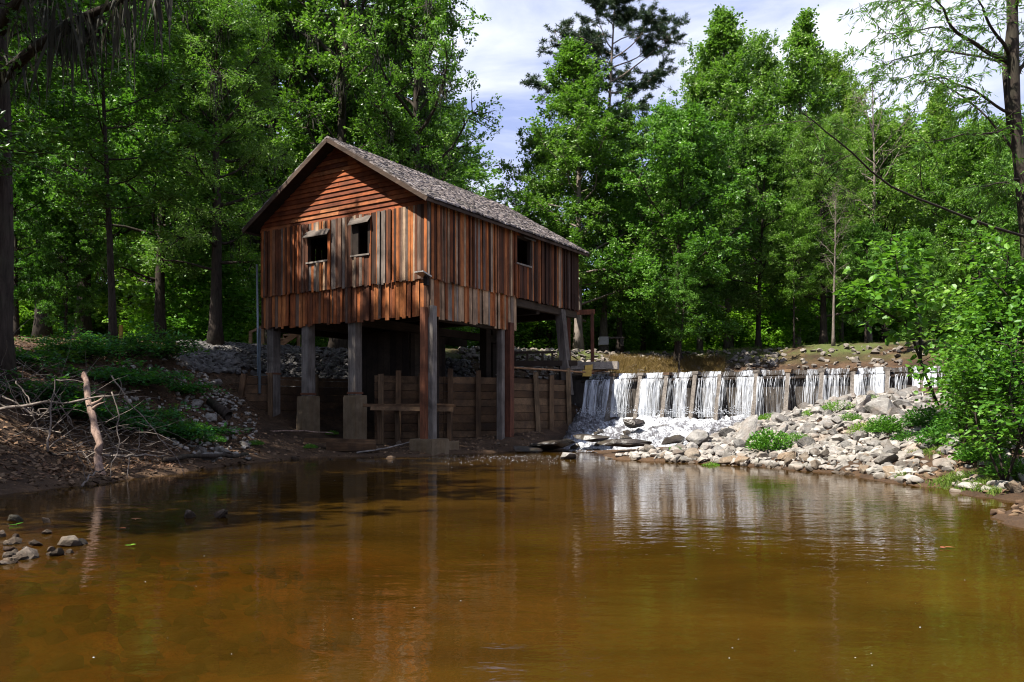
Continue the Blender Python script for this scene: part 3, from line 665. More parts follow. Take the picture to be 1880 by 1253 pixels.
for bay, (s0, s1) in enumerate(zip(edges, edges[1:])):
    a, b = s0 + (.05 if bay else .02), s1 - .05
    nu, nv = 26, 22; uu = np.linspace(a, b, nu)
    prof = [(.66, 2.715), (.30, 2.73), (.24, 2.66), (.10, 2.53), (-.10, 2.505), (-.2, 2.49)]
    fallv = np.linspace(0, 1, nv); rows = [(y, z) for y, z in prof] + [(-.2 - .42 * q, 2.49 - 1.4 * q ** 1.6) for q in fallv[1:]]
    V = []
    for (y, z) in rows:
        lat = .05 * fbm(uu * 5, np.full(nu, z * .9), 3 + bay) + .03 * fbm(uu * 16, np.full(nu, z * 1.5), 9 + bay)
        V.append(np.stack([uu, y + lat * (1 if z < 2.5 else .25), np.full(nu, z) + (.015 * fbm(uu * 9, np.full(nu, y * 4.), 4))], -1))
    V = np.concatenate(V); i_ = np.arange(len(rows) - 1)[:, None] * nu; j_ = np.arange(nu - 1)[None]
    fall.add(V, np.stack([i_ + j_, i_ + nu + j_, i_ + nu + j_ + 1, i_ + j_ + 1], -1).reshape(-1, 4), np.tile(cover[bay % 13] + .05 + .34 * fbm(uu[:-1] * 2.3, 0 * uu[:-1], 60, 4), len(rows) - 1) + np.repeat(np.where(np.arange(len(rows) - 1) == 4, -.30, np.where(np.arange(len(rows) - 1) == 3, -.2, 0.0)), nu - 1))
    for _ in range(int(20 * cover[bay % 13])):
        u0 = a + .03 + (b - a - .06) * rs.random() ** 1.4; q0 = rs.choice([0, 0, 0, .15, .3]); q1 = min(1, q0 + rs.uniform(.35, 1)); qs = np.linspace(q0, q1, 9)
        r0 = rs.uniform(.004, .011); ph = rs.uniform(0, 9)
        pts = np.stack([u0 + .03 * np.sin(qs * 5 + ph), -.22 - .44 * qs + .02 * np.sin(qs * 11 + ph), 2.47 - 1.4 * qs ** 1.6], -1)
        strands.tube(pts, r0 * (.5 + .6 * np.abs(np.sin(qs * 17 + ph * 2))) * (1.15 - .5 * qs), 5, .5)
fo = fall.build("waterfall", M_fall, None, True); fo.location = (*D0, 0); fo.rotation_euler = (0, 0, ANGD)
tag(fo, "white water pouring over the dam crest in separate curtains", "waterfall", None, "structure")
so = strands.build("water_strands", M_foamwhite, fo, True)

# white water running down the rocks below the dam
def W(x, y, z): return np.array([x, y, z])
tl, tr_ = W(2.45, 31.0, 1.18), W(8.3, 27.9, 1.2); bl, br = W(1.4, 26.7, -.04), W(4.9, 23.3, -.03)
nu, nv = 110, 90; U, V_ = np.meshgrid(np.linspace(0, 1, nu), np.linspace(0, 1, nv))
pos = (1 - V_)[..., None] * ((1 - U)[..., None] * tl + U[..., None] * tr_) + V_[..., None] * ((1 - U)[..., None] * bl + U[..., None] * br)
x_, y_ = pos[..., 0], pos[..., 1]
prof = 1.22 * (1 - V_) ** 1.0 - .02
step = .10 * np.floor(prof * 6 + .8 * fbm(x_ * .7, y_ * .7, 40, 2)) / 1.0
zz = .45 * prof + .55 * np.clip(step * 1.55, -.03, 1.25) + .13 * fbm(x_ * 1.5, y_ * 1.5, 21, 4) * np.clip(prof * 3, 0, 1) + .045 * fbm(x_ * 7, y_ * 7, 31, 3)
pos[..., 2] = np.maximum(zz, .012 + .01 * fbm(x_ * 4, y_ * 4, 8, 2))
edge = np.minimum(U * 6, 1)
tint = .5 + .22 * edge - .12 + .10 * fbm(x_ * .9, y_ * .9, 77, 3)
ap = MB(); i_ = np.arange(nv - 1)[:, None] * nu; j_ = np.arange(nu - 1)[None]
ap.add(pos.reshape(-1, 3), np.stack([i_ + j_, i_ + nu + j_, i_ + nu + j_ + 1, i_ + j_ + 1], -1).reshape(-1, 4), tint[:-1, :-1].ravel())
tag(ap.build("white_water", M_apron, None, True), "white water foaming down the rocks below the dam", "rapids", None, "structure")
dr = MB()
for _ in range(900):
    s = rs.uniform(caps[0], caps[6]); q = D0 + dd * s + nn * rs.uniform(.5, 1.3); r_ = rs.uniform(.008, .02)
    c = np.array([q[0], q[1], 1.2 + abs(rs.gauss(0, .13))]); dr.add(c + r_ * np.array([(1, 0, 0), (-1, 0, 0), (0, 1, 0), (0, -1, 0), (0, 0, 1), (0, 0, -1)]), [[0, 2, 4], [2, 1, 4], [1, 3, 4], [3, 0, 4], [2, 0, 5], [1, 2, 5], [3, 1, 5], [0, 3, 5]])
tag(dr.build("water_spray", M_foamwhite), "fine white spray where the curtains land", "spray", None, "stuff")
# ------------------------------------------------------------------ rocks
def rock_mesh(seed, flat=.75, npts=15, mat=None, long=1.0):
    r = np.random.default_rng(seed); bm = bmesh.new()
    p = r.normal(size=(npts, 3)); p /= np.linalg.norm(p, axis=1)[:, None]; p *= r.uniform(.78, 1.0, (npts, 1))
    p *= np.array([1.0 * long, r.uniform(.65, .95), flat * r.uniform(.75, 1.05)])
    vs = [bm.verts.new(v) for v in p]; res = bmesh.ops.convex_hull(bm, input=vs)
    bmesh.ops.delete(bm, geom=[v for v in bm.verts if not v.link_faces], context='VERTS')
    bmesh.ops.bevel(bm, geom=bm.edges[:], offset=.15, segments=2, affect='EDGES', clamp_overlap=True)
    bmesh.ops.triangulate(bm, faces=bm.faces[:]); bmesh.ops.subdivide_edges(bm, edges=[e for e in bm.edges if e.calc_length() > .3], cuts=2)
    for v in bm.verts:
        n = float(fbm(v.co.x * 2.2 + seed, v.co.y * 2.2 + v.co.z * 1.7, seed % 13, 3)); v.co *= 1 + .06 * n
    bmesh.ops.triangulate(bm, faces=bm.faces[:])
    me = bpy.data.meshes.new("rock"); bm.to_mesh(me); bm.free(); me.materials.append(mat or M_rock)
    return me
ROCKS = [rock_mesh(s, fl, n) for s, fl, n in ((1, .75, 14), (2, .6, 16), (3, .8, 18), (4, .55, 13), (5, .7, 20), (6, .85, 15), (7, .6, 12), (8, .7, 22), (9, .5, 16), (10, .75, 17))]
def rock_arr(me):
    v = np.empty(len(me.vertices) * 3, np.float32); me.vertices.foreach_get("co", v)
    f = np.empty(len(me.polygons) * 3, np.int32); me.polygons.foreach_get("vertices", f); return v.reshape(-1, 3), f.reshape(-1, 3)
def chunk(seed):                                     # a cheap stone for masses: a small bare hull
    r = np.random.default_rng(seed); bm = bmesh.new(); p = r.normal(size=(11, 3)); p /= np.linalg.norm(p, axis=1)[:, None]; p *= [1, .8, .6]
    bmesh.ops.convex_hull(bm, input=[bm.verts.new(v) for v in p]); bmesh.ops.delete(bm, geom=[v for v in bm.verts if not v.link_faces], context='VERTS')
    bmesh.ops.bevel(bm, geom=bm.edges[:], offset=.07, segments=1, affect='EDGES', clamp_overlap=True); bmesh.ops.triangulate(bm, faces=bm.faces[:])
    bm.verts.index_update(); v = np.array([x.co[:] for x in bm.verts]); f = np.array([[q.index for q in x.verts] for x in bm.faces]); bm.free(); return v, f
CHUNKS = [chunk(100 + i) for i in range(12)]
def rotm(r):
    q = r.normal(size=4); q /= np.linalg.norm(q); w_, x, y, z = q
    return np.array([[1 - 2 * (y * y + z * z), 2 * (x * y - z * w_), 2 * (x * z + y * w_)], [2 * (x * y + z * w_), 1 - 2 * (x * x + z * z), 2 * (y * z - x * w_)], [2 * (x * z - y * w_), 2 * (y * z + x * w_), 1 - 2 * (x * x + y * y)]])
def rubble(name, label, pts, sizes, mat, seed, sink=.25, cat="stones"):
    r = np.random.default_rng(seed); mb = MB(); zz_ = zt(pts[:, 0], pts[:, 1])
    for (x, y), s, z in zip(pts, sizes, zz_):
        v, f = CHUNKS[r.integers(len(CHUNKS))]; a = r.uniform(0, 6.28); t = r.uniform(-.5, .5)
        M_ = np.array([[math.cos(a), -math.sin(a), 0], [math.sin(a), math.cos(a), 0], [0, 0, 1]]) @ np.array([[1, 0, 0], [0, math.cos(t), -math.sin(t)], [0, math.sin(t), math.cos(t)]])
        mb.add((v * s) @ M_.T + [x, y, z + s * sink], f, r.uniform(.15, 1))
    return tag(mb.build(name, mat), label, cat, None, "stuff")
PLACED = []
def put_rock(x, y, s, label, group=None, me=None, color=(1, 1, 1), dz=None, rot=None, name="rock", sc3=(1, 1, 1)):
    o = bpy.data.objects.new(name, me or ROCKS[rs.randrange(len(ROCKS))]); COL.objects.link(o)
    z = max(z1(x, y), -.1); o.location = (x, y, z + (s * .28 if dz is None else dz)); o.scale = tuple(s * k_ for k_ in sc3)
    o.rotation_euler = rot or (rs.uniform(-.5, .5), rs.uniform(-.5, .5), rs.uniform(0, 6.28)); o.color = (*color, 1)
    tag(o, label, "rock", group); PLACED.append((x, y, s)); return o
def tone(tan):
    b = rs.uniform(.6, 1.2); return (b, b * (1 - .17 * tan), b * (1 - .36 * tan))
# notable stones first
put_rock(PX(1372, 21.5), 21.5, .5, "long pale slab leaning upright in the rock pile below the waterfall", me=rock_mesh(50, .5, 18, long=1.5), rot=(.2, -.75, .75), dz=.3, sc3=(1, .6, .6))
put_rock(PX(1618, 20.8), 20.8, .46, "largest rounded grey boulder on the right bank beside the leafy saplings", me=rock_mesh(51, .72, 24), dz=.2)
put_rock(PX(1043, 22.0), 22.0, .28, "white rock standing alone in the water before the rapids", dz=.16)
put_rock(PX(1280, 22.6), 22.6, .42, "big pale upright boulder at the foot of the white water", me=rock_mesh(52, .85, 18), dz=.22)
put_rock(PX(1447, 18.8), 18.8, .42, "flat tan boulder low at the right waterline", me=rock_mesh(53, .45, 15), color=(1, .8, .6), dz=.08)
put_rock(PX(348, 9.75), 9.75, .15, "smaller left one of two dark rocks poking from the pool", color=(.5, .4, .32), dz=.14, rot=(.2, .1, .4))
put_rock(PX(402, 9.75), 9.75, .2, "larger wedge shaped right one of two dark rocks poking from the pool", me=rock_mesh(54, .5, 9), color=(.5, .38, .3), dz=.12, rot=(.1, .15, 2.9))
for px, py, s, lb, col_ in ((128, 990, .17, "pale top rock of the shoal at the left edge of the pool", (.8, .72, .62)), (95, 1008, .17, "brown rock in the shoal lying beside the pale top rock", (.5, .42, .32)), (50, 1013, .15, "flat cream rock in the middle of the left shoal", (.95, .88, .8)),
                             (150, 988, .12, "dark grey rock at the right tip of the left shoal", (.4, .38, .36)), (8, 1022, .17, "white rock at the picture's left border in the shoal", (.95, .9, .88)), (66, 990, .1, "small dark stone behind the cream rock in the shoal", (.4, .33, .26)),
                             (20, 1000, .12, "reddish brown stone behind the white rock in the shoal", (.55, .4, .3)), (30, 975, .1, "low wet stone at the back of the left shoal", (.4, .3, .24)), (85, 948, .12, "thin flat stone lying on the water behind the shoal", (.6, .5, .42)), (28, 945, .14, "grey green flat stone awash near the left border", (.55, .55, .45))):
    Yd = CAMZ * F / (py - HOR + 12); o = put_rock(PX(px, Yd), Yd, s * .72, lb, color=col_); o.location.z = s * .16
for k_ in range(15):
    px, py = rs.uniform(-30, 175), rs.uniform(968, 1030); py += (90 - px) * .12; Yd = CAMZ * F / (py - HOR + 6); s_ = rs.uniform(.04, .085)
    o = put_rock(PX(px, Yd), Yd, s_, "little brown stone between the larger ones of the left shoal", "little stones of the left shoal", color=tone(.5 + rs.random() * .4)); o.location.z = s_ * .15
# right bank pile
def on_pile(n, seed):
    r = np.random.default_rng(seed); out = []
    while len(out) < n:
        x, y = r.uniform(2.2, 13.5), r.uniform(12, 28)
        px = 940 + x / y * F
        d = float(pool_dist(x, y)); s_d = (np.array([x, y]) - D0) @ nn
        if d < .02 or s_d < 1.35 or px > 1900 or d > 7.5: continue
        e = (x - 3.9) * .75 + (y - 25.3) * 1.0                                # keep the rapids clear
        t_ = np.clip((y - 23.3) / 4.6, 0, 1)
        if y > 23.0 + max(0, 3.6 - x) * .35 and x < 4.75 + t_ * 3.4: continue
        if y > 22.3 and px < 1285: continue
        if px > 1690 and r.random() < .65: continue
        if y < 14 and r.random() < .5: continue
        out.append((x, y))
    return np.array(out)
cand = on_pile(2600, 3); n_big = 0
for (x, y) in cand:
    if n_big >= 212: break
    d = float(pool_dist(x, y)); s = rs.choice([.16, .19, .21, .24, .27, .33]) * rs.uniform(.9, 1.12) * (.8 if d < .6 else 1.0)
    if any((x - a) ** 2 + (y - b) ** 2 < (.50 * (s + c)) ** 2 for a, b, c in PLACED): continue
    tan = max(0, min(1, 1.0 - d * .8 + rs.uniform(-.35, .35)))
    px = 940 + x / y * F
    if d < .9: lb, gr = "tan stained angular rock along the right waterline", "rocks along the right waterline"
    elif px > 1660: lb, gr = "pale rock half hidden under the leafy bushes on the right bank", "rocks under the right bank bushes"
    elif s > .26: lb, gr = "large pale limestone rock in the pile beside the waterfall", "large rocks in the right bank pile"
    else: lb, gr = "fist to bucket sized pale rock wedged in the pile beside the waterfall", "smaller rocks in the right bank pile"
    put_rock(x, y, s, lb, gr, color=tone(tan)); n_big += 1
pp = on_pile(3000, 9); rubble("rubble", "small pale stones filling the gaps of the right bank pile", pp, np.random.default_rng(4).uniform(.05, .19, len(pp)), M_rockdark2, 5, .08)
WETS = [rock_mesh(90 + i, .5, 14, M_rockwet) for i in range(3)]
# dark wet ledges below the falls
for px, py, Yd, s, lb in ((1150, 808, 24.6, .75, "flat dark wet ledge at the foot of the white water"), (1085, 800, 26.2, .6, "dark wet ledge parting the white water on the left"), (1010, 812, 26.4, .7, "low wet brown ledge between the flume wall and the rapids"), (965, 822, 26.0, .6, "dark wet ledge in the creek mouth beneath the mill"), (1165, 775, 28, .4, "dark rock standing in the middle of the rapids"), (1225, 805, 24.4, .55, "dark wet slab behind the first pale rocks")):
    q = P(px, py, Yd); o = put_rock(q[0], q[1], s, lb, me=rock_mesh(int(px), .3 if px != 1165 else .6, 16, M_rockwet, 1.3), dz=0, rot=(rs.uniform(-.1, .1), rs.uniform(-.12, .12), rs.uniform(-.6, .6)))
    o.location.z = q[2] - s * .12
for k_ in range(10):
    u, v = rs.uniform(.12, .85), rs.uniform(.25, .95); x = (1 - v) * (2.45 + 5.85 * u) + v * (1.4 + 3.5 * u); y = (1 - v) * (31 - 3.1 * u) + v * (26.7 - 3.4 * u)
    o = put_rock(x, y, rs.uniform(.14, .34), "dark wet rock showing through the white water", "dark rocks in the white water", me=WETS[k_ % 3], dz=0); o.location.z = 1.2 * (1 - v) - .02 + rs.uniform(-.02, .06)
# left bank
def scatter(n, seed, f):
    r = np.random.default_rng(seed); out = []
    while len(out) < n:
        p = f(r)
        if p is not None: out.append(p)
    return np.array(out)
def left_slope(r):
    Yd = r.uniform(19, 27); px = r.uniform(225, 470); x = PX(px, Yd)
    if pool_dist(x, Yd) < .25: return None
    if px < 300 and r.random() < .5: return None
    return (x, Yd)
for (x, y) in scatter(24, 21, left_slope):
    s = rs.uniform(.12, .27)
    put_rock(x, y, s, "grey white stone scattered on the shaded left bank" , "stones scattered on the left bank", color=tone(.15))
pp = scatter(520, 22, left_slope); rubble("bank_rubble", "small grey stones strewn over the left bank", pp, np.random.default_rng(4).uniform(.04, .12, len(pp)), M_rockdark2, 6)
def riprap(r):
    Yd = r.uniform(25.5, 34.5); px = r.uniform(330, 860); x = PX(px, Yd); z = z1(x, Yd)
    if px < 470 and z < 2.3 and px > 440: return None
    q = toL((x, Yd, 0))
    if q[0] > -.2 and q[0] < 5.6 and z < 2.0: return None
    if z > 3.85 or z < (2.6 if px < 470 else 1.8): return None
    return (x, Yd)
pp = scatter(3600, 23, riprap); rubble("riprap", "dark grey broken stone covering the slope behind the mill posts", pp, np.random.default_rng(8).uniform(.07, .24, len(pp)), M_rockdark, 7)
def farbank(r):
    px = r.uniform(840, 1700); Yd = r.uniform(32, 41); x = PX(px, Yd); z = z1(x, Yd)
    if z < 2.6 or z > 4.05 + .2 * r.random(): return None
    if px > 1420 and r.random() < .6: return None
    return (x, Yd)
pp = scatter(1100, 24, farbank); rubble("far_bank_stones", "grey stones on the bank beyond the dam", pp, np.random.default_rng(9).uniform(.06, .22, len(pp)), M_bankstone, 8)
for px, py, s in ((610, 838, .16), (716, 836, .22), (735, 826, .25), (690, 842, .2), (540, 838, .16), (455, 800, .2), (840, 832, .15), (912, 822, .16)):
    Yd = CAMZ * F / (py + 6 - HOR); put_rock(PX(px, Yd), Yd, s, "brown muddy rock at the water's edge by the mill piers", "muddy rocks by the mill piers", color=(.55, .42, .32))

# ------------------------------------------------------------------ leaves, branches, trees
def leaves(mb, base, dirs, length, width, r, up=0.75, tint=None, droop=0.0):
    n = len(base)
    h = r.normal(size=(n, 3)); h = h * .55 + dirs; h[:, 2] *= .6; h[:, 2] -= droop; h /= np.linalg.norm(h, axis=1)[:, None] + 1e-9
    nrm = r.normal(size=(n, 3)) * (1 - up) * 1.3; nrm[:, 2] += up
    sd_ = np.cross(h, nrm); sd_ /= np.linalg.norm(sd_, axis=1)[:, None] + 1e-9
    nn_ = np.cross(sd_, h)
    ln = (length * r.uniform(.65, 1.25, n))[:, None]; wd = (width * r.uniform(.7, 1.2, n))[:, None]
    tip = base + h * ln; midp = base + h * ln * .45
    a = midp + sd_ * wd * .5 - nn_ * wd * .16; b = midp - sd_ * wd * .5 - nn_ * wd * .16
    v = np.stack([base, a, tip, b], 1).reshape(-1, 3)
    i = np.arange(n)[:, None] * 4
    f = np.concatenate([i + [[0, 1, 2]], i + [[0, 2, 3]]], 1).reshape(-1, 3)
    t = tint if tint is not None else np.full(n, .5)
    mb.add(v, f, np.repeat(t, 2))

def curve_pts(p0, d, ln, n, up, r, wob=.12):
    p = [np.asarray(p0, float)]; d = d / np.linalg.norm(d)
    for k_ in range(n - 1):
        d = d + np.array([0, 0, up / n]) + r.normal(size=3) * wob; d /= np.linalg.norm(d); p.append(p[-1] + d * ln / (n - 1))
    return np.array(p), d

def grow(seed, H=18, r0=.3, base=.2, Rad=4.5, shape='oval', limbs=34, subs=8, twigs=8, lpt=16, ll=.15, lw=.115, elev=(.0, .9), up=.5, lean=.03, moss=0, azr=None, limb_start=None, droop=0, leafup=.62, flatten=.55, gap=.0, needle=False, twl=.55, trunkk=10):
    """returns bark, crown and moss meshes of one tree standing at the origin"""
    r = np.random.default_rng(seed); bark_, br_, cr, ms = MB(), MB(), MB(), MB()
    hz = np.linspace(0, 1, 14); az0 = r.uniform(0, 6.28)
    tp = np.stack([lean * H * hz ** 1.3 * math.cos(az0) + .012 * H * np.sin(hz * 5 + az0) * hz, lean * H * hz ** 1.3 * math.sin(az0) + .012 * H * np.cos(hz * 4.3 + az0 * 2) * hz, hz * H * .97], -1)
    rad = r0 * (1 - .88 * hz ** .9); rad[0] *= 1.55; rad[1] *= 1.08
    bark_.tube(tp, rad, trunkk)
    TB, TD, TT = [], [], []
    for i in range(limbs):
        u = (i + r.uniform(.2, .8)) / limbs
        h = base + (0.985 - base) * u ** .85
        pr = {'oval': math.sin(math.pi * min(1, .16 + .80 * u)) ** .7, 'cone': (1 - u) ** .95 + .05, 'spread': min(1, .55 + .75 * u) * (1 - max(0, u - .6) ** 1.5 * 1.7), 'column': .5 + .5 * math.sin(math.pi * (.1 + .8 * u))}[shape]
        ln = Rad * pr * (r.uniform(.35, 1.45) if shape == 'cone' else r.uniform(.55, 1.2))
        az = i * 2.39996 + r.uniform(-.4, .4)
        if azr is not None: az = r.uniform(*azr)
        el = elev[0] + (elev[1] - elev[0]) * u + r.uniform(-.15, .15)
        p0 = np.array([np.interp(h, hz, tp[:, k_]) for k_ in range(3)])
        d = np.array([math.cos(az) * math.cos(el), math.sin(az) * math.cos(el), math.sin(el)])
        pts, de = curve_pts(p0, d, ln, 7, up, r, .13)
        rl = min(max(.018, r0 * .36 * (1 - u * .6) * (ln / Rad) ** .8), np.interp(h, hz, rad) * .7)
        br_.tube(pts, np.linspace(rl, rl * .18, 7), 5, cap=False)
        ns = max(3, int(subs * (.5 + .6 * ln / Rad)))
        lt = r.uniform(-.17, .17)
        for j in range(ns):
            f = r.uniform(.22, 1.0) ** .8
            q0 = np.array([np.interp(f, np.linspace(0, 1, 7), pts[:, k_]) for k_ in range(3)])
            sd = r.normal(size=3) * .75 + de * .75; sd[2] = sd[2] * flatten + .12
            sl = ln * r.uniform(.16, .34) + .3
            sp, sde = curve_pts(q0, sd, sl, 4, .15 - droop, r, .18)
            br_.tube(sp, np.linspace(rl * .35 + .006, .005, 4), 3, cap=False)
            ct = lt + r.uniform(-.17, .17)
            k_n = max(2, int(twigs * r.uniform(.6, 1.3)))
            ff = r.uniform(.15, 1.05, k_n); tb = np.stack([np.interp(ff, np.linspace(0, 1, 4), sp[:, k_]) for k_ in range(3)], -1)
            td = r.normal(size=(k_n, 3)) + sde * .6; td[:, 2] *= flatten; td /= np.linalg.norm(td, axis=1)[:, None]
            TB.append(tb); TD.append(td); TT.append(np.full(k_n, ct))
            if moss and r.random() < moss and f < .9: hang_moss(ms, q0, r)
    TB, TD, TT = np.concatenate(TB), np.concatenate(TD), np.concatenate(TT)
    if needle:
        n = len(TB); B = np.repeat(TB, lpt, 0) + np.repeat(TD, lpt, 0) * r.uniform(0, 1, (n * lpt, 1)) * twl
        D = r.normal(size=(n * lpt, 3)) + np.repeat(TD, lpt, 0) * .8; D[:, 2] += .25; D /= np.linalg.norm(D, axis=1)[:, None]
        leaves(cr, B, D, ll, lw, r, .2, np.clip(np.repeat(TT, lpt) + r.uniform(.25, .75, n * lpt), 0, 1))
    else:
        n = len(TB); B = np.repeat(TB, lpt, 0) + np.repeat(TD, lpt, 0) * r.uniform(.05, 1, (n * lpt, 1)) * twl + r.normal(size=(n * lpt, 3)) * .09
        leaves(cr, B, np.repeat(TD, lpt, 0), ll, lw, r, leafup, np.clip(np.repeat(TT, lpt) + r.normal(.5, .17, n * lpt), 0, 1), droop)
    return bark_, br_, cr, ms
def hang_moss(ms, p, r, big=1.0):
    L_ = r.uniform(.6, 2.3) * big; n = int(26 * big); w_ = r.uniform(.12, .32) * big
    for k_ in range(n):
        a = p + np.array([r.normal() * w_, r.normal() * w_, r.uniform(-.1, .15)]); l = L_ * r.uniform(.35, 1.0) * max(.25, 1 - (np.hypot(*(a - p)[:2]) / (w_ * 2.6)) ** 2)
        s = r.uniform(.012, .03); q = r.uniform(0, 3.14); dx = np.array([math.cos(q), math.sin(q), 0]) * s; sw = r.normal(size=3) * .12
        pts = [a - dx, a + dx, a + sw - [0, 0, l * .5] + dx * 1.1, a + sw - [0, 0, l * .5] - dx * 1.1, a + sw * 1.6 - [0, 0, l]]
        ms.add(pts, [[0, 1, 2, 3]], .5 + r.uniform(-.4, .4)); ms.add(np.array(pts)[[3, 2, 4]], [[0, 1, 2]], .5 + r.uniform(-.4, .4))

def proto(name, kw, bark_mat, leaf_mat):
    b, br_, c, ms = grow(**kw); o = empty(name)
    t = b.build("trunk", bark_mat, o, True); br_.build("branches", bark_mat, o, True); c.build("crown", leaf_mat, o)
    if ms.n: ms.build("hanging_moss", M_moss, o)
    return o, kw['H']
USED = {}
def plant(pr, px, Yd, top, label, width=1.0, color=(1, 1, 1), group=None, rz=None, cat="tree", x=None, H=None, sink=.15):
    o, h0 = PROTO[pr]
    if USED.get(pr): o = copy_tree(o)
    USED[pr] = True
    x = PX(px, Yd) if x is None else x; z = z1(x, Yd) - sink
    hh = H if H is not None else CAMZ + (HOR - top) / F * Yd - z
    s = hh / h0; o.location = (x, Yd, z); o.scale = (s * width, s * width, s); o.rotation_euler = (0, 0, rs.uniform(0, 6.28) if rz is None else rz)
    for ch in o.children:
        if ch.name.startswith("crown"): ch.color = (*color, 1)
    tag(o, label, cat, group)
    return o
PROTO = {
    'maple_a': proto("maple_tree", dict(seed=1, H=15, r0=.24, base=.10, Rad=5.4, shape='oval', limbs=46, subs=10, twigs=8, lpt=17, flatten=.55, ll=.19, lw=.15, leafup=.5), M_bark, M_leaf),
    'maple_b': proto("maple_tree", dict(seed=2, H=17, r0=.26, base=.16, Rad=5.0, shape='oval', limbs=46, subs=10, twigs=8, lpt=16, flatten=.55, ll=.19, lw=.15, leafup=.5), M_bark, M_leaf),
    'poplar_a': proto("poplar_tree", dict(seed=3, H=22, r0=.25, base=.10, Rad=5.2, shape='cone', limbs=56, subs=10, twigs=8, lpt=14, elev=(.1, 1.1), ll=.185, lw=.15, leafup=.5, flatten=.7), M_barkpale, M_leaf),
    'poplar_b': proto("poplar_tree", dict(seed=4, H=22, r0=.25, base=.12, Rad=4.6, shape='column', limbs=56, subs=10, twigs=8, lpt=15, elev=(.3, 1.2), ll=.185, lw=.15, leafup=.5, flatten=.8), M_barkpale, M_leaf),
    'oak_a': proto("water_oak", dict(seed=5, H=21, r0=.42, base=.17, Rad=6.3, shape='spread', limbs=42, subs=11, twigs=8, lpt=16, moss=.2, elev=(.1, 1.0), ll=.18, lw=.13, leafup=.5), M_bark, M_leaf),
    'oak_b': proto("water_oak", dict(seed=6, H=22, r0=.45, base=.14, Rad=5.8, shape='oval', limbs=46, subs=11, twigs=8, lpt=15, moss=.16, elev=(.0, .9), ll=.18, lw=.13, leafup=.5), M_bark, M_leaf),
    'cypress': proto("cypress_tree", dict(seed=7, H=20, r0=.34, base=.2, Rad=4.4, shape='column', limbs=50, subs=10, twigs=9, lpt=22, ll=.17, lw=.055, droop=.35, moss=.05, elev=(-.1, .7)), M_bark, M_leaf),
    'thin': proto("slender_tree", dict(seed=8, H=18, r0=.15, base=.30, Rad=3.4, shape='oval', limbs=30, subs=8, twigs=7, lpt=14, lean=.05, ll=.18, lw=.13), M_bark, M_leaf),
    'pine': proto("pine_tree", dict(seed=9, H=30, r0=.34, base=.5, Rad=6.2, shape='oval', limbs=34, subs=11, twigs=10, lpt=34, ll=.34, lw=.05, elev=(-.1, .7), needle=True, flatten=.35, twl=.3), M_barkpale, M_needle),
    'bare': proto("bare_tree", dict(seed=19, H=17, r0=.16, base=.3, Rad=3.2, shape='oval', limbs=26, subs=8, twigs=4, lpt=1, elev=(.4, 1.2), ll=.14, lw=.09), M_barkpale, M_leaf),
    'bush_a': proto("understory_bush", dict(seed=10, H=4.0, r0=.06, base=.03, Rad=2.2, shape='oval', limbs=24, subs=7, twigs=7, lpt=13, ll=.17, lw=.13, elev=(.1, 1.2), trunkk=6), M_bark, M_leafbush),
    'bush_b': proto("understory_bush", dict(seed=11, H=3.2, r0=.05, base=.03, Rad=2.4, shape='spread', limbs=24, subs=7, twigs=7, lpt=13, ll=.15, lw=.12, elev=(.0, 1.0), trunkk=6), M_bark, M_leafbush),
}
D_, N_, B_ = (.75, .9, .75), (1, 1, 1), (1.35, 1.25, 1.0)
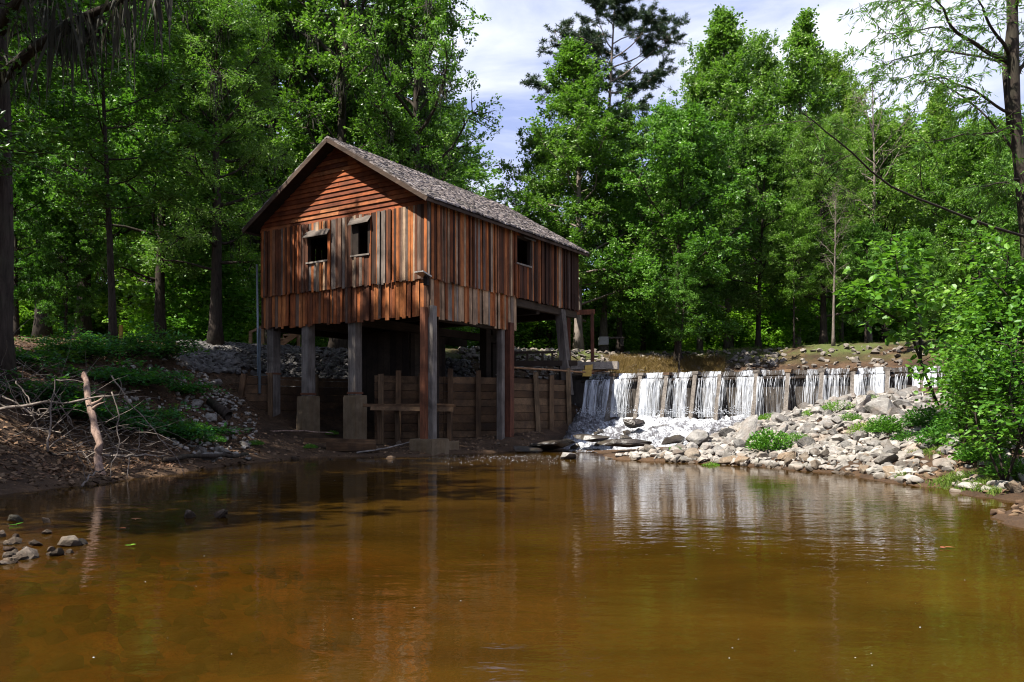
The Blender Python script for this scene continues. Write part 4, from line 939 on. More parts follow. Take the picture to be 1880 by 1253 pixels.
TREES = [
    # left wood
    ('oak_b', 152, 34, -120, "thick trunked dark tree in the left wood, its trunk broadest beneath the canopy", .85, D_),
    ('thin', 208, 26, -60, "slender leaning tree with a thin black trunk on the left bank", 1.25, (.8, .92, .8)),
    ('maple_b', 294, 32, -90, "tall dark tree left of the mill with a straight twin looking trunk", .9, (.9, 1, 1.0)),
    ('oak_a', 78, 38, -140, "big dark tree deep in the left wood behind the leftmost trunks", .9, (1.0, 1.05, .8)),
    ('cypress', 395, 30.5, -60, "feathery drooping cypress just left of the mill roof", 1.0, (1.25, 1.2, 1.2)),
    ('oak_b', 500, 44, -130, "tall mossy tree behind the left eave of the mill", .9, (1.1, 1.1, .8)),
    ('oak_a', 622, 42, -170, "mossy tree rising straight behind the mill's roof peak", .95, (1.05, 1.05, .9)),
    ('oak_b', 775, 41, -70, "mossy wide tree behind the roof slope, its crown ending at the open sky", .84, (1.0, 1.05, .9)),
    ('maple_a', 345, 46, 60, "rounded green tree in the left wood behind the cypress", 1.1, B_),
    ('maple_b', 560, 50, 30, "leafy tree filling the gap behind the two mossy trees", 1.1, (1.1, 1.15, .8)),
    ('poplar_b', 20, 50, -60, "tall tree at the far left border of the wood", 1.1, (1.3, 1.25, .8)),
    ('maple_a', 240, 52, 40, "pale green tree seen between the slender tree and the straight trunk", 1.2, (1.5, 1.35, 1)),
    ('maple_b', 700, 56, 90, "green tree far behind the mill roof", .95, N_),
    ('maple_a', 120, 30, 400, "low dark young maple at the left wood's edge", .9, (.85, 1, .85)),
    ('maple_b', 30, 30, 270, "dark young tree beside the leftmost trunk", 1.0, (.8, 1, .8)),
    # centre and right
    ('poplar_a', 1062, 40, 58, "conical bright green tree standing before the pine, its tip just right of the sky gap", 1.2, (1.1, 1.1, 1)),
    ('maple_b', 1008, 44, 255, "green tree filling the left foot of the conical one", .8, (1.1, 1.1, 1)),
    ('maple_b', 1138, 43, 215, "rounded tree joined to the right flank of the conical one", .85, (1.1, 1.1, .95)),
    ('maple_a', 1245, 38, 235, "broad dense maple leaning over the dam's left half", 1.0, (.95, 1.08, .9)),
    ('poplar_a', 1338, 47, 0, "tall poplar reaching the top of the picture right of the pine", 1.05, (1.2, 1.15, 1.2)),
    ('poplar_a', 1462, 46, 12, "tall pointed poplar right of the tallest one", .95, (1.25, 1.2, 1.2)),
    ('poplar_b', 1285, 50, 130, "poplar crowded behind the tallest one on its left", .9, (1.2, 1.15, 1.1)),
    ('poplar_b', 1410, 52, 110, "poplar squeezed between the two tallest ones", .8, (1.3, 1.2, 1.2)),
    ('maple_b', 1392, 41, 260, "dense green tree with a stout trunk behind the middle of the dam", .9, N_),
    ('cypress', 1512, 39, 230, "tree with the broadest bole behind the dam", .95, (1.25, 1.2, 1)),
    ('poplar_b', 1545, 52, 135, "yellow green tree just left of the open sky on the right", .8, (1.5, 1.3, 1)),
    ('maple_b', 1625, 44, 235, "rounded light green tree below the right hand sky", 1.0, (1.3, 1.2, 1.1)),
    ('poplar_a', 1712, 46, 150, "upright green tree behind the willow twigs", .9, B_),
    ('maple_a', 1805, 38, 260, "leafy tree behind the willow trunk", 1.0, (1.1, 1.1, .9)),
    ('maple_b', 1905, 32, 250, "dense tree at the right border behind the willow", .9, (1.0, 1.1, .9)),
    ('maple_a', 1180, 50, 345, "green tree in shade between the conical tree and the broad maple", 1.0, (.95, 1.05, .8)),
    ('thin', 1246, 36.5, 470, "young tree with a thin dark trunk on the bank beyond the dam's left end", 1.1, (.9, 1.05, .9)),
    ('thin', 1458, 38, 380, "young tree with a black trunk left of the broad boled one", 1.0, (1.2, 1.2, 1)),
    ('maple_b', 1590, 38, 420, "small dark tree right of the broad boled one", .9, (.95, 1.1, .85)),
    ('maple_a', 1690, 33, 440, "low dense tree behind the right end of the dam", .9, (1.0, 1.1, .9)),
    ('bare', 1595, 42, 130, "half dead tree with bare grey twigs poking above the right hand trees", 1.0, N_),
    ('bare', 1530, 37, 330, "bare grey branched tree left of the small dark one", 1.0, N_),
]
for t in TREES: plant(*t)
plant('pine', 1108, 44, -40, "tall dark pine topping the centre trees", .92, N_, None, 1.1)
rr = random.Random(11)
for k_ in range(24):                                  # far wood
    px = -250 + k_ * 105 + rr.uniform(-30, 30); Yd = rr.uniform(66, 92)
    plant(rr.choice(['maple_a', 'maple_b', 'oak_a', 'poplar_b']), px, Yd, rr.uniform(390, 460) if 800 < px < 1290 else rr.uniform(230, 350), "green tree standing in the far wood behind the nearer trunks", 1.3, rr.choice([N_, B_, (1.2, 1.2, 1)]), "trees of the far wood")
for k_ in range(36):                                  # undergrowth between the trunks, leaf colours raised to look sunlit
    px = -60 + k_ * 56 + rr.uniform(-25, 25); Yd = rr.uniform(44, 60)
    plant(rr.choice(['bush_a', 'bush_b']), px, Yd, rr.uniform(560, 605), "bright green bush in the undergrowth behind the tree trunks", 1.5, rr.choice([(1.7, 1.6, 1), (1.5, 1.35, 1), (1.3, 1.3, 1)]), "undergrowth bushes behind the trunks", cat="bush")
plant('bush_a', 385, 36, 480, "large bright layered bush left of the mill beside the stairs", 1.2, (1.0, 1.15, .9), cat="bush")
plant('bush_b', 985, 44, 560, "bright bush seen under the mill between its rear posts", 1.6, B_, cat="bush")
for k_ in range(26):
    px = -150 + k_ * 88 + rr.uniform(-30, 30); Yd = rr.uniform(84, 104)
    plant(rr.choice(['bush_a', 'bush_b']), px, Yd, rr.uniform(540, 585), "low leafy growth closing the far end of the wood", 1.3, rr.choice([B_, N_]), "low growth at the far end of the wood", cat="bush")
plant('thin', 0, 22.5, 0, "dark high crowned tree standing between the leftmost trunk and the slender leaning one", 1.25, (.8, .95, .85), None, x=-15.4, H=15)
# shade trees left of the frame
plant('oak_a', 0, 16, 0, "tall dense tree on the left bank beyond the picture", 1.1, N_, None, x=-15.5, H=19)
plant('maple_b', 0, 9, 0, "leafy tree upstream of the shoal beyond the picture", 1.1, N_, None, x=-12.5, H=15)
# ------------------------------------------------------------------ near left tree with the mossy limb
nt_ = empty("mossy_oak", (PX(2, 17.5), 17.5, z1(PX(2, 17.5), 17.5) - .2)); O_ = np.array(nt_.location)
tag(nt_, "near black trunked tree at the left border with a moss draped limb overhead", "tree")
m = MB(); m.tube(np.array([(-.1, 0, 0), (-.05, 0, 1.2), (0, 0, 3), (-.1, .1, 6), (-.25, .1, 9), (-.5, 0, 14), (-.6, 0, 18)]), [.42, .27, .24, .22, .2, .15, .06], 10); m.build("trunk", M_bark, nt_, True)
r = np.random.default_rng(71); lb_, cr, ms = MB(), MB(), MB(); TB, TD = [], []
limbs = [[P(-8, 150, 17.4), P(70, 85, 16.5), P(150, 35, 15.8), P(235, -10, 15.2), P(340, -60, 14.8)], [P(-8, 60, 17.5), P(60, -20, 16.5), P(180, -120, 15.5), P(300, -200, 15)], [P(-8, 300, 17.5), P(-40, 260, 16), P(-90, 230, 14.5)], [P(-10, 10, 17.5), P(-60, -80, 19), P(-40, -200, 21)],
         [P(-8, -50, 17.5), P(40, -160, 19.5), P(90, -260, 21)], [P(-8, -80, 17.5), P(-100, -200, 15), P(-200, -300, 13)], [P(-8, -150, 17.5), P(0, -300, 15), P(60, -420, 13)]]
for i, l in enumerate(limbs):
    l = np.array(l) - O_; f0 = np.linspace(0, 1, len(l)); f1 = np.linspace(0, 1, 9); pts = np.stack([np.interp(f1, f0, l[:, k_]) for k_ in range(3)], -1) + r.normal(size=(9, 3)) * .06
    lb_.tube(pts, np.linspace(.13, .03, 9), 6)
    for j in range(16):
        q = pts[r.integers(2, 9)]; sp, sde = curve_pts(q, r.normal(size=3) * [1, 1, .5], r.uniform(.7, 1.9), 4, .1, r, .2); lb_.tube(sp, [.025, .016, .01, .004], 4)
        ff = r.uniform(.2, 1, 9); TB.append(np.stack([np.interp(ff, np.linspace(0, 1, 4), sp[:, k_]) for k_ in range(3)], -1)); TD.append(r.normal(size=(9, 3)))
    if i < 2:
        for j in range(11): hang_moss(ms, pts[r.integers(1, 8)] + r.normal(size=3) * [.15, .15, .03], r, 1.0 if i == 0 else .8)
TB, TD = np.concatenate(TB), np.concatenate(TD); B = np.repeat(TB, 12, 0) + np.repeat(TD, 12, 0) * r.uniform(0, .35, (len(TB) * 12, 1))
leaves(cr, B, np.repeat(TD, 12, 0), .11, .06, r, .6, np.clip(r.normal(.4, .2, len(B)), 0, 1))
lb_.build("branches", M_bark, nt_, True); c_ = cr.build("crown", M_leaf, nt_); c_.color = (.7, .8, .7, 1); ms.build("hanging_moss", M_moss, nt_)

# ------------------------------------------------------------------ willow at the right border
wl = empty("willow_tree", (PX(1900, 19), 19, z1(PX(1900, 19), 19) - .2)); O_ = np.array(wl.location)
tag(wl, "dark willow at the right border with bare arching limbs and sparse narrow leaves", "tree")
tw = [P(1900, 700, 19), P(1893, 560, 19), P(1882, 400, 19), P(1872, 300, 19), P(1862, 200, 19), P(1860, 100, 19), P(1858, 0, 19), P(1850, -120, 19), P(1830, -300, 19)]
tw = np.array([np.array([O_[0], O_[1], O_[2]])] + tw) - O_
m = MB(); m.tube(tw, [.2, .16, .15, .145, .14, .135, .13, .12, .1, .07], 10)
m.tube(np.array([P(1856, 235, 19.05), P(1846, 130, 19.3), P(1852, 60, 19.3), P(1866, -20, 19.3)]) - O_, [.09, .075, .06, .05], 7); m.build("trunk", M_bark, wl, True)
r = np.random.default_rng(33); lb_, cr = MB(), MB(); TB, TD = [], []
limbs = [([(1848, 112), (1800, 86), (1752, 58), (1728, 22), (1712, -10)], .055), ([(1852, 100), (1815, 40), (1790, -10)], .05), ([(1860, 232), (1832, 247), (1765, 247), (1700, 262)], .035), ([(1910, 440), (1872, 432), (1790, 405), (1700, 365), (1617, 332), (1553, 271), (1510, 240), (1472, 207)], .034),
         ([(1858, 210), (1800, 175), (1740, 140), (1690, 150)], .035), ([(1852, 118), (1780, 100), (1700, 92), (1640, 110), (1615, 135)], .03), ([(1752, 58), (1700, 50), (1650, 60), (1618, 60)], .02), ([(1862, 280), (1810, 215), (1770, 180), (1700, 130), (1640, 150)], .03), ([(1728, 22), (1680, 5), (1630, 0)], .02), ([(1875, 330), (1840, 335), (1800, 345)], .03), ([(1860, 20), (1875, -40), (1890, -120)], .06), ([(1858, 150), (1890, 100), (1930, 60)], .06), ([(1620, 332), (1600, 290), (1590, 250)], .012), ([(1700, 365), (1690, 310), (1680, 280)], .014), ([(1480, 205), (1500, 260), (1560, 290)], .01)]
for li, (l, rad) in enumerate(limbs):
    Y0 = 19 + r.uniform(-.3, .3); l = np.array([P(a, b, 19 + (Y0 - 19) * k_ * 2 - .25 * k_) for k_, (a, b) in enumerate(l)]) - O_
    f0 = np.linspace(0, 1, len(l)); f1 = np.linspace(0, 1, 14); pts = np.stack([np.interp(f1, f0, l[:, k_]) for k_ in range(3)], -1)
    pts[1:-1] += r.normal(size=(12, 3)) * .035; pts[1:-1] = (pts[:-2] + 2 * pts[1:-1] + pts[2:]) / 4
    lb_.tube(pts, np.linspace(rad, rad * .25, 14), 6)
    dens = 3 if li in (3, 12, 13, 14) else 20
    for j in range(dens):
        q = pts[r.integers(3, 14)]; d = r.normal(size=3) * [1, .8, .5] + [-.5, 0, -.1]
        sp, sde = curve_pts(q, d, r.uniform(.5, 1.5), 6, -.5, r, .12); lb_.tube(sp, np.linspace(.009, .003, 6), 3, cap=False)
        n = r.integers(10, 26) if li != 3 else 3; ff = r.uniform(.1, 1, n); TB.append(np.stack([np.interp(ff, np.linspace(0, 1, 6), sp[:, k_]) for k_ in range(3)], -1)); TD.append(np.tile(sde, (n, 1)) + r.normal(size=(n, 3)) * .5)
TB, TD = np.concatenate(TB), np.concatenate(TD); B = np.repeat(TB, 2, 0) + r.normal(size=(len(TB) * 2, 3)) * .03
leaves(cr, B, np.repeat(TD, 2, 0), .15, .032, r, .5, np.clip(r.normal(.55, .2, len(B)), 0, 1), .45)
lb_.build("branches", M_bark, wl, True); cr.build("crown", M_leafbush, wl)

# ------------------------------------------------------------------ near leafy saplings and bushes on the right bank
def sapling(name, stems, label, nbr, ll, lw, seed, color=(1, 1, 1), twl=.5, lpt=8, cat="sapling", dens=1.0, mat=None, thick=.035):
    st0 = np.array(stems[0][0]); o = empty(name, tuple(st0)); r = np.random.default_rng(seed); sm, cr = MB(), MB(); TB, TD, TT = [], [], []
    for st in stems:
        st = np.array(st) - st0; f0 = np.linspace(0, 1, len(st)); f1 = np.linspace(0, 1, 10); pts = np.stack([np.interp(f1, f0, st[:, k_]) for k_ in range(3)], -1)
        Ls = np.linalg.norm(np.diff(pts, axis=0), axis=1).sum(); sm.tube(pts, np.linspace(thick, .008, 10), 6)
        for j in range(int(nbr * dens)):
            f = r.uniform(.22, 1.0); q = np.array([np.interp(f, f1, pts[:, k_]) for k_ in range(3)]); a = r.uniform(0, 6.28)
            sp, sde = curve_pts(q, np.array([math.cos(a), math.sin(a), r.uniform(.0, .6)]), Ls * r.uniform(.16, .36) * (1.15 - .6 * f), 5, .1, r, .14); sm.tube(sp, np.linspace(.01, .003, 5), 3, cap=False)
            n = 7; ff = r.uniform(.15, 1.0, n); TB.append(np.stack([np.interp(ff, np.linspace(0, 1, 5), sp[:, k_]) for k_ in range(3)], -1)); TD.append(np.tile(sde, (n, 1)) + r.normal(size=(n, 3)) * .5); TT.append(np.full(n, r.uniform(-.2, .2)))
    TB, TD, TT = np.concatenate(TB), np.concatenate(TD), np.concatenate(TT); B = np.repeat(TB, lpt, 0) + np.repeat(TD, lpt, 0) * r.uniform(0, .25, (len(TB) * lpt, 1)) + r.normal(size=(len(TB) * lpt, 3)) * .06
    big_leaves(cr, B, np.repeat(TD, lpt, 0), ll, lw, r, np.clip(np.repeat(TT, lpt) + r.normal(.48, .28, len(B)), 0, 1))
    sm.build("stem", M_bark, o, True); c_ = cr.build("foliage", mat or M_leafbush, o); c_.color = (*color, 1); tag(o, label, cat); return o
def big_leaves(mb, base, dirs, length, width, r, tint):  # folded eight point leaf with a drooping tip
    n = len(base); h = dirs / (np.linalg.norm(dirs, axis=1)[:, None] + 1e-9) + r.normal(size=(n, 3)) * .5; h[:, 2] = h[:, 2] * .5 - .15; h /= np.linalg.norm(h, axis=1)[:, None]
    nr = r.normal(size=(n, 3)) * .45; nr[:, 2] += .8; s = np.cross(h, nr); s /= np.linalg.norm(s, axis=1)[:, None]; nr = np.cross(s, h)
    ln = (length * r.uniform(.5, 1.25, n))[:, None]; wd = (width * r.uniform(.6, 1.2, n))[:, None]
    def pt(a, b, c): return base + h * ln * a + s * wd * b + nr * wd * c
    V = np.stack([pt(0, 0, 0), pt(.22, .42, .10), pt(.58, .46, .08), pt(.78, .2, 0), pt(1, 0, -.12), pt(.78, -.2, 0), pt(.58, -.46, .08), pt(.22, -.42, .10), pt(.5, 0, -.05)], 1).reshape(-1, 3)
    i = np.arange(n)[:, None] * 9; q = np.array([[0, 1, 2, 8], [8, 2, 3, 4], [8, 4, 5, 6], [0, 8, 6, 7]])
    mb.add(V, np.concatenate([i + q[k_][None] for k_ in range(4)], 1).reshape(-1, 4), np.repeat(tint, 4))
sapling("young_sycamore", [[P(1722, 745, 17.6), P(1700, 690, 17.5), P(1680, 635, 17.4), P(1662, 585, 17.3), P(1652, 520, 17.2), P(1642, 455, 17.1)], [P(1690, 660, 17.4), P(1688, 580, 17.6), P(1668, 520, 17.8), P(1650, 470, 17.9)], [P(1665, 600, 17.3), P(1620, 570, 17), P(1570, 540, 16.8)]],
        "slanting young tree with broad bright leaves on the right bank before the dam's end", 15, .18, .16, 41, (1.1, 1.15, .9), lpt=3)
for i, (px, py0, py1, Yd, lb, n_, l_, col_) in enumerate((
    (1800, 800, 470, 15.5, "tall bright shrub with broad leaves left of the willow trunk", 46, .15, (1.15, 1.1, 1)),
    (1868, 800, 430, 14.6, "tall dense shrub with broad leaves at the right border", 46, .16, (1.05, 1.08, 1)),
    (1795, 770, 580, 17.2, "leafy shrub just right of the slanting young tree", 40, .15, (.9, 1.0, .9)),
    (1845, 850, 640, 12.8, "low bright shrub at the right border above the waterline", 40, .12, (1.0, 1.05, 1)),
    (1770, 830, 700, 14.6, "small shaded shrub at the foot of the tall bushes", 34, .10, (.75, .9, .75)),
    (1905, 860, 560, 12.2, "shrub cut by the right edge of the picture", 40, .13, (.9, 1.0, .9)))):
    b0 = P(px, py0, Yd); b0[2] = z1(b0[0], Yd) - .05; tp_ = P(px - 8, py1, Yd); r = np.random.default_rng(500 + i); H_ = tp_[2] - b0[2]
    stems = [[b0, b0 + np.array([r.normal() * .25, r.normal() * .25, H_ * .5]), b0 + np.array([r.normal() * .5 * H_ * .4, r.normal() * .5, H_ * r.uniform(.75, 1)])] for _ in range(4)]
    sapling("leafy_shrub", stems, lb, n_ * .5, l_ * .8, l_ * .56, 600 + i, tuple(1.1 * c for c in col_), lpt=5, cat="shrub", thick=.02)
# low plants among the rocks
def tuft_proto(seed, n, ll, lw, h, mat, name):
    r = np.random.default_rng(seed); cr = MB(); o = empty(name); D = r.normal(size=(n, 3)); D[:, 2] = np.abs(D[:, 2]) * .8; D /= np.linalg.norm(D, axis=1)[:, None]
    B = D * (r.uniform(.1, 1, (n, 1)) ** .6) * [1, 1, h]; leaves(cr, B, D, ll, lw, r, .6, np.clip(r.normal(.55, .22, n), 0, 1)); cr.build("foliage", mat, o)
    st = MB()
    for _ in range(14):
        e = B[r.integers(n)]; st.tube([(0, 0, -.1), e * .5 + [0, 0, .05], e], [.012, .008, .003], 4)
    st.build("stems", M_bark, o); return o
TUF = [tuft_proto(81, 1500, .17, .085, .9, M_leafbush, "weed_clump"), tuft_proto(82, 900, .15, .07, .6, M_leafbush, "weed_clump"), tuft_proto(83, 1200, .15, .05, .55, M_leafbush, "weed_clump")]
tu = [0, 0, 0]
for px, py, Yd, s, k_, lb, col_ in ((1412, 800, 20.2, .55, 0, "round green bushy weed growing through the middle of the rock pile", (.85, 1, .8)), (1462, 792, 20.5, .35, 2, "small weed right of the round bushy one in the rock pile", (1, 1.1, .9)), (1590, 785, 19.2, .42, 1, "yellow green weed patch on the rocks nearer the right shrubs", (1.5, 1.25, 1)), (1625, 795, 18.6, .42, 0, "dark green weed beside the yellow green patch", (.75, .9, .7)),
                                    (1668, 805, 17.5, .35, 1, "dark weed under the slanting young tree", (.6, .8, .6)), (1540, 752, 23, .5, 2, "light green ground weed near the top of the rock pile", (1.3, 1.25, 1)), (1500, 748, 23.4, .4, 2, "thin light weed at the top of the pile below the dam", (1.4, 1.3, 1)), (1412, 745, 24.5, .35, 2, "weed sprouting by the dam base right of the rapids", (1.4, 1.3, 1)),
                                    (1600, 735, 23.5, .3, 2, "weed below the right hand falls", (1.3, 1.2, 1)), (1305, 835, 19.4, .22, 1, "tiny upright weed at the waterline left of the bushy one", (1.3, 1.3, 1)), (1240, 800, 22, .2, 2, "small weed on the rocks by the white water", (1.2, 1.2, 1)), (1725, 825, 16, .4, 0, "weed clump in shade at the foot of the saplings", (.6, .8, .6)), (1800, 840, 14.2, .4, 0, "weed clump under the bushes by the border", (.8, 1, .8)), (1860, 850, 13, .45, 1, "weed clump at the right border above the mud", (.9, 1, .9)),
                                    (1560, 770, 21, .35, 1, "grey green weed between boulders mid pile", (1, 1.05, 1)), (1700, 770, 18.5, .5, 0, "deep green clump behind the slanting stem", (.55, .75, .55)), (1760, 790, 16.8, .55, 0, "dense clump between the shrubs", (.6, .8, .6)),
                                    (350, 782, 21, .42, 1, "low green weed on the left bank stones nearest the water", (.7, .95, .75)), (310, 770, 21, .35, 1, "low weed among the left bank stones", (.65, .9, .7)), (570, 830, 23.6, .2, 1, "small weed on the mud by the first pier", (.9, 1.1, .8)), (610, 770, 27.2, .22, 1, "thin weed growing between the two piers", (1.2, 1.3, 1)), (470, 826, 22, .22, 2, "weed at the muddy edge left of the piers", (.8, 1, .8)), (395, 795, 21, .3, 2, "weed creeping over stones by the left shore", (.6, .9, .7))):
    o = TUF[k_] if not tu[k_] else copy_tree(TUF[k_]); tu[k_] = 1
    x = PX(px, Yd); o.location = (x, Yd, z1(x, Yd) + .05); o.scale = (s, s, s); o.rotation_euler = (0, 0, rs.uniform(0, 6))
    for ch in o.children:
        if ch.name.startswith("foliage"): ch.color = (*col_, 1)
    tag(o, lb, "weed")
# ferny shrubs on the left bank: arching fronds carrying many leaflets
def fern_shrub(px, Yd, spread, h, n, label, seed, color=(1, 1, 1)):
    x = PX(px, Yd); o = empty("bank_shrub", (x, Yd, z1(x, Yd) - .05)); r = np.random.default_rng(seed); cr, st = MB(), MB(); B, D = [], []
    for _ in range(n):
        a = r.uniform(0, 6.28); d = np.array([math.cos(a) * spread, math.sin(a) * spread * .6, h * 1.6]) * r.uniform(.5, 1); pts, de = curve_pts((r.normal() * .15, r.normal() * .15, 0), d, spread * r.uniform(.7, 1.25), 8, -1.3, r, .06)
        st.tube(pts, np.linspace(.012, .003, 8), 4, cap=False)
        k2 = 46; ff = r.uniform(.25, 1, k2); q = np.stack([np.interp(ff, np.linspace(0, 1, 8), pts[:, k_]) for k_ in range(3)], -1); B.append(q + r.normal(size=(k2, 3)) * [.12, .12, .035]); D.append(r.normal(size=(k2, 3)) * [1, 1, .2])
    B, D = np.concatenate(B), np.concatenate(D); leaves(cr, B, D, .13, .075, r, .86, np.clip(r.normal(.5, .2, len(B)), 0, 1), .05)
    st.build("stems", M_bark, o); c_ = cr.build("foliage", M_fern, o); c_.color = (*color, 1); tag(o, label, "shrub")
fern_shrub(225, 23.6, 1.7, 1.05, 54, "spreading deep green shrub at the top of the left bank", 1, (1.2, 1.25, 1.2)); fern_shrub(150, 22.2, 1.3, .8, 40, "low deep green shrub left of the spreading one", 2, (1.1, 1.2, 1.1)); fern_shrub(296, 24.6, 1.2, 1.0, 40, "deep green shrub nearest the stone slope", 3, (1.1, 1.1, 1.1))
fern_shrub(300, 19.6, .9, .45, 30, "dark shrub halfway down the left bank", 4, (.9, 1.05, .9)); fern_shrub(225, 18.4, .9, .5, 26, "dark leafy shrub hanging over the pale snag's top", 5, (.8, .95, .8)); fern_shrub(330, 20.5, .7, .3, 18, "shrub spilling over the stones toward the water", 6, (.9, 1.1, .9)); fern_shrub(375, 21.4, .6, .25, 16, "small shrub above the shore left of the crib wall", 7, (.9, 1.1, .9)); fern_shrub(100, 21.5, .9, .4, 22, "yellowish shrub on the shaded path side", 8, (1.5, 1.15, .8)); fern_shrub(245, 19.4, 1.0, .4, 30, "shrub in the middle of the left bank above the driftwood", 9, (.8, 1.0, .85))

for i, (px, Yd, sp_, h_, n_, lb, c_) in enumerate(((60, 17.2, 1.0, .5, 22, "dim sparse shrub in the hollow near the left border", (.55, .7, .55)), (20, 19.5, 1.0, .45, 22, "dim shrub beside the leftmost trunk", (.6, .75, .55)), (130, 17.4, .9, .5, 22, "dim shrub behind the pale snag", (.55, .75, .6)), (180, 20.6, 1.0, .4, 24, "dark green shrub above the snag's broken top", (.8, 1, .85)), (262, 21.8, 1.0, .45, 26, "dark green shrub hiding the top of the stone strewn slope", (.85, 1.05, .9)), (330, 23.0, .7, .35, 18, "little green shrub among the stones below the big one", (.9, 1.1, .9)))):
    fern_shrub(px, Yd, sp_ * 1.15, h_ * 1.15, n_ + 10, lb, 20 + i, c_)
tg = MB(); r = np.random.default_rng(88)
for _ in range(150):
    Yd = r.uniform(15.2, 18.5); px = r.uniform(-30, 290); x = PX(px, Yd); z = z1(x, Yd)
    if pool_dist(x, Yd) < .5: continue
    a = r.uniform(0, 6.28); sp, _d = curve_pts((x, Yd, z + r.uniform(0, .3)), np.array([math.cos(a), math.sin(a) * .5, r.uniform(-.1, .9)]), r.uniform(.4, 1.8), 7, r.uniform(-.9, .2), r, .2)
    tg.tube(sp, np.linspace(r.uniform(.004, .014), .003, 7), 4, r.uniform(.1, .9))
tag(tg.build("brush_tangle", M_barkpale), "tangle of thin bare twigs and roots on the shaded left bank", "brush", None, "stuff")

# ------------------------------------------------------------------ driftwood, bare branches
def limb(name, pts, r0, r1, label, cat, mat=M_drift, k=7, wob=.03, group=None, twig=0):
    pts = np.array(pts); o0 = pts[0].copy(); f0 = np.linspace(0, 1, len(pts)); f1 = np.linspace(0, 1, 18); q = np.stack([np.interp(f1, f0, pts[:, k_]) for k_ in range(3)], -1) - o0
    q[1:-1] += rng.normal(size=(16, 3)) * wob; q[1:-1] = (q[:-2] + 2 * q[1:-1] + q[2:]) / 4
    mb = MB(); rad = np.linspace(r0, r1, 18) * (1 + .12 * np.sin(np.arange(18) * 2.1)); mb.tube(q, rad, k)
    for _ in range(twig):
        s, _d = curve_pts(q[rng.integers(4, 17)], rng.normal(size=3) * [1, .6, .7], rng.uniform(.25, .9), 6, .2, rng, .2); mb.tube(s, np.linspace(r1 * .9 + .004, .003, 6), 4)
    o = mb.build(name, mat, None, True); o.location = tuple(o0); return tag(o, label, cat, group)
limb("snag", [P(190, 882, 15.2), P(180, 840, 15.4), P(183, 808, 15.4), P(172, 770, 15.6), P(166, 740, 15.8), P(160, 700, 16.2), P(155, 685, 16.3)], .085, .05, "pale crooked snag standing in the water at the left bank", "driftwood", twig=2)
for pl, r0, r1, lb, tw_ in (
    ([(0, 752), (60, 742), (125, 738), (190, 728), (250, 720)], .035, .012, "longest bare branch lying level across the left bank behind the snag", 3),
    ([(88, 830), (92, 780), (94, 735), (100, 690)], .022, .01, "bare upright branch left of the snag", 4), ([(5, 728), (60, 760), (90, 752)], .018, .008, "thin bare branch slanting from the left border", 2), ([(0, 805), (40, 795), (70, 770), (88, 755)], .016, .008, "thin curved branch low at the left border", 3),
    ([(0, 822), (70, 820), (110, 835), (170, 825)], .016, .007, "bare branch lying on the mud left of the snag", 4), ([(0, 850), (60, 862), (120, 872), (180, 880)], .018, .008, "long thin stick sloping across the mud into the water", 1), ([(205, 720), (220, 770), (216, 830), (202, 880)], .014, .008, "thin drooping branch just right of the snag", 1), ([(205, 690), (245, 745), (290, 800), (330, 830)], .014, .006, "thin dark branch slanting down the left bank stones", 2),
    ([(190, 836), (250, 840), (305, 836)], .025, .012, "grey stick lying at the foot of the left bank", 1), ([(110, 745), (140, 790), (175, 800)], .014, .007, "twisted twig behind the snag", 4), ([(30, 700), (60, 740), (70, 800)], .014, .007, "dead forked twig near the left border", 5)):
    limb("fallen_branch", [P(a, b, 15.7 + .2 * math.sin(a * .05) - max(0, (b - 820) * .012)) for a, b in pl], r0, r1, lb, "branch", M_barkpale, 5, .03, None, tw_)
limb("fallen_branch", [P(150, 893, 13.6), P(165, 872, 14.0), P(185, 868, 14.2)], .02, .01, "small forked twig arching from the water by the snag", "branch", M_barkpale, 5, .02, None, 2)
limb("fallen_log", [P(385, 738, 23.5), P(404, 750, 23), P(420, 764, 22.8)], .11, .15, "short broken log on the left bank below the crib wall", "log", M_bark, 10, .02)
limb("fallen_log", [P(300, 845, 17.5), P(380, 838, 18.8), P(455, 834, 20)], .06, .04, "muddy log along the left shore", "log", M_bark, 7, .03)
limb("drift_pole", [P(655, 832, 23.4), P(705, 824, 24.0), P(755, 812, 24.6)], .03, .02, "thin grey pole leaning at the water beside the corner footing", "pole", M_greyH, 6, .01)
limb("drift_pole", [P(470, 795, 24.4), P(545, 790, 25.3), P(612, 796, 25.2)], .025, .018, "long stick lying on mud before the left pier", "pole", M_drift, 6, .02)
m = MB(); a, b = P(560, 808, 24.0), P(692, 812, 24.1); m.beam((0, 0, 0), b - a, .3, .13, .6, .015); m.beam(P(600, 820, 23.8) - a, P(690, 822, 23.9) - a, .25, .25, .4, .02)
o = m.build("old_sill_beam", M_plankH); o.location = tuple(a); tag(o, "old flat timber lying on the mud at the foot of the second pier", "beam")

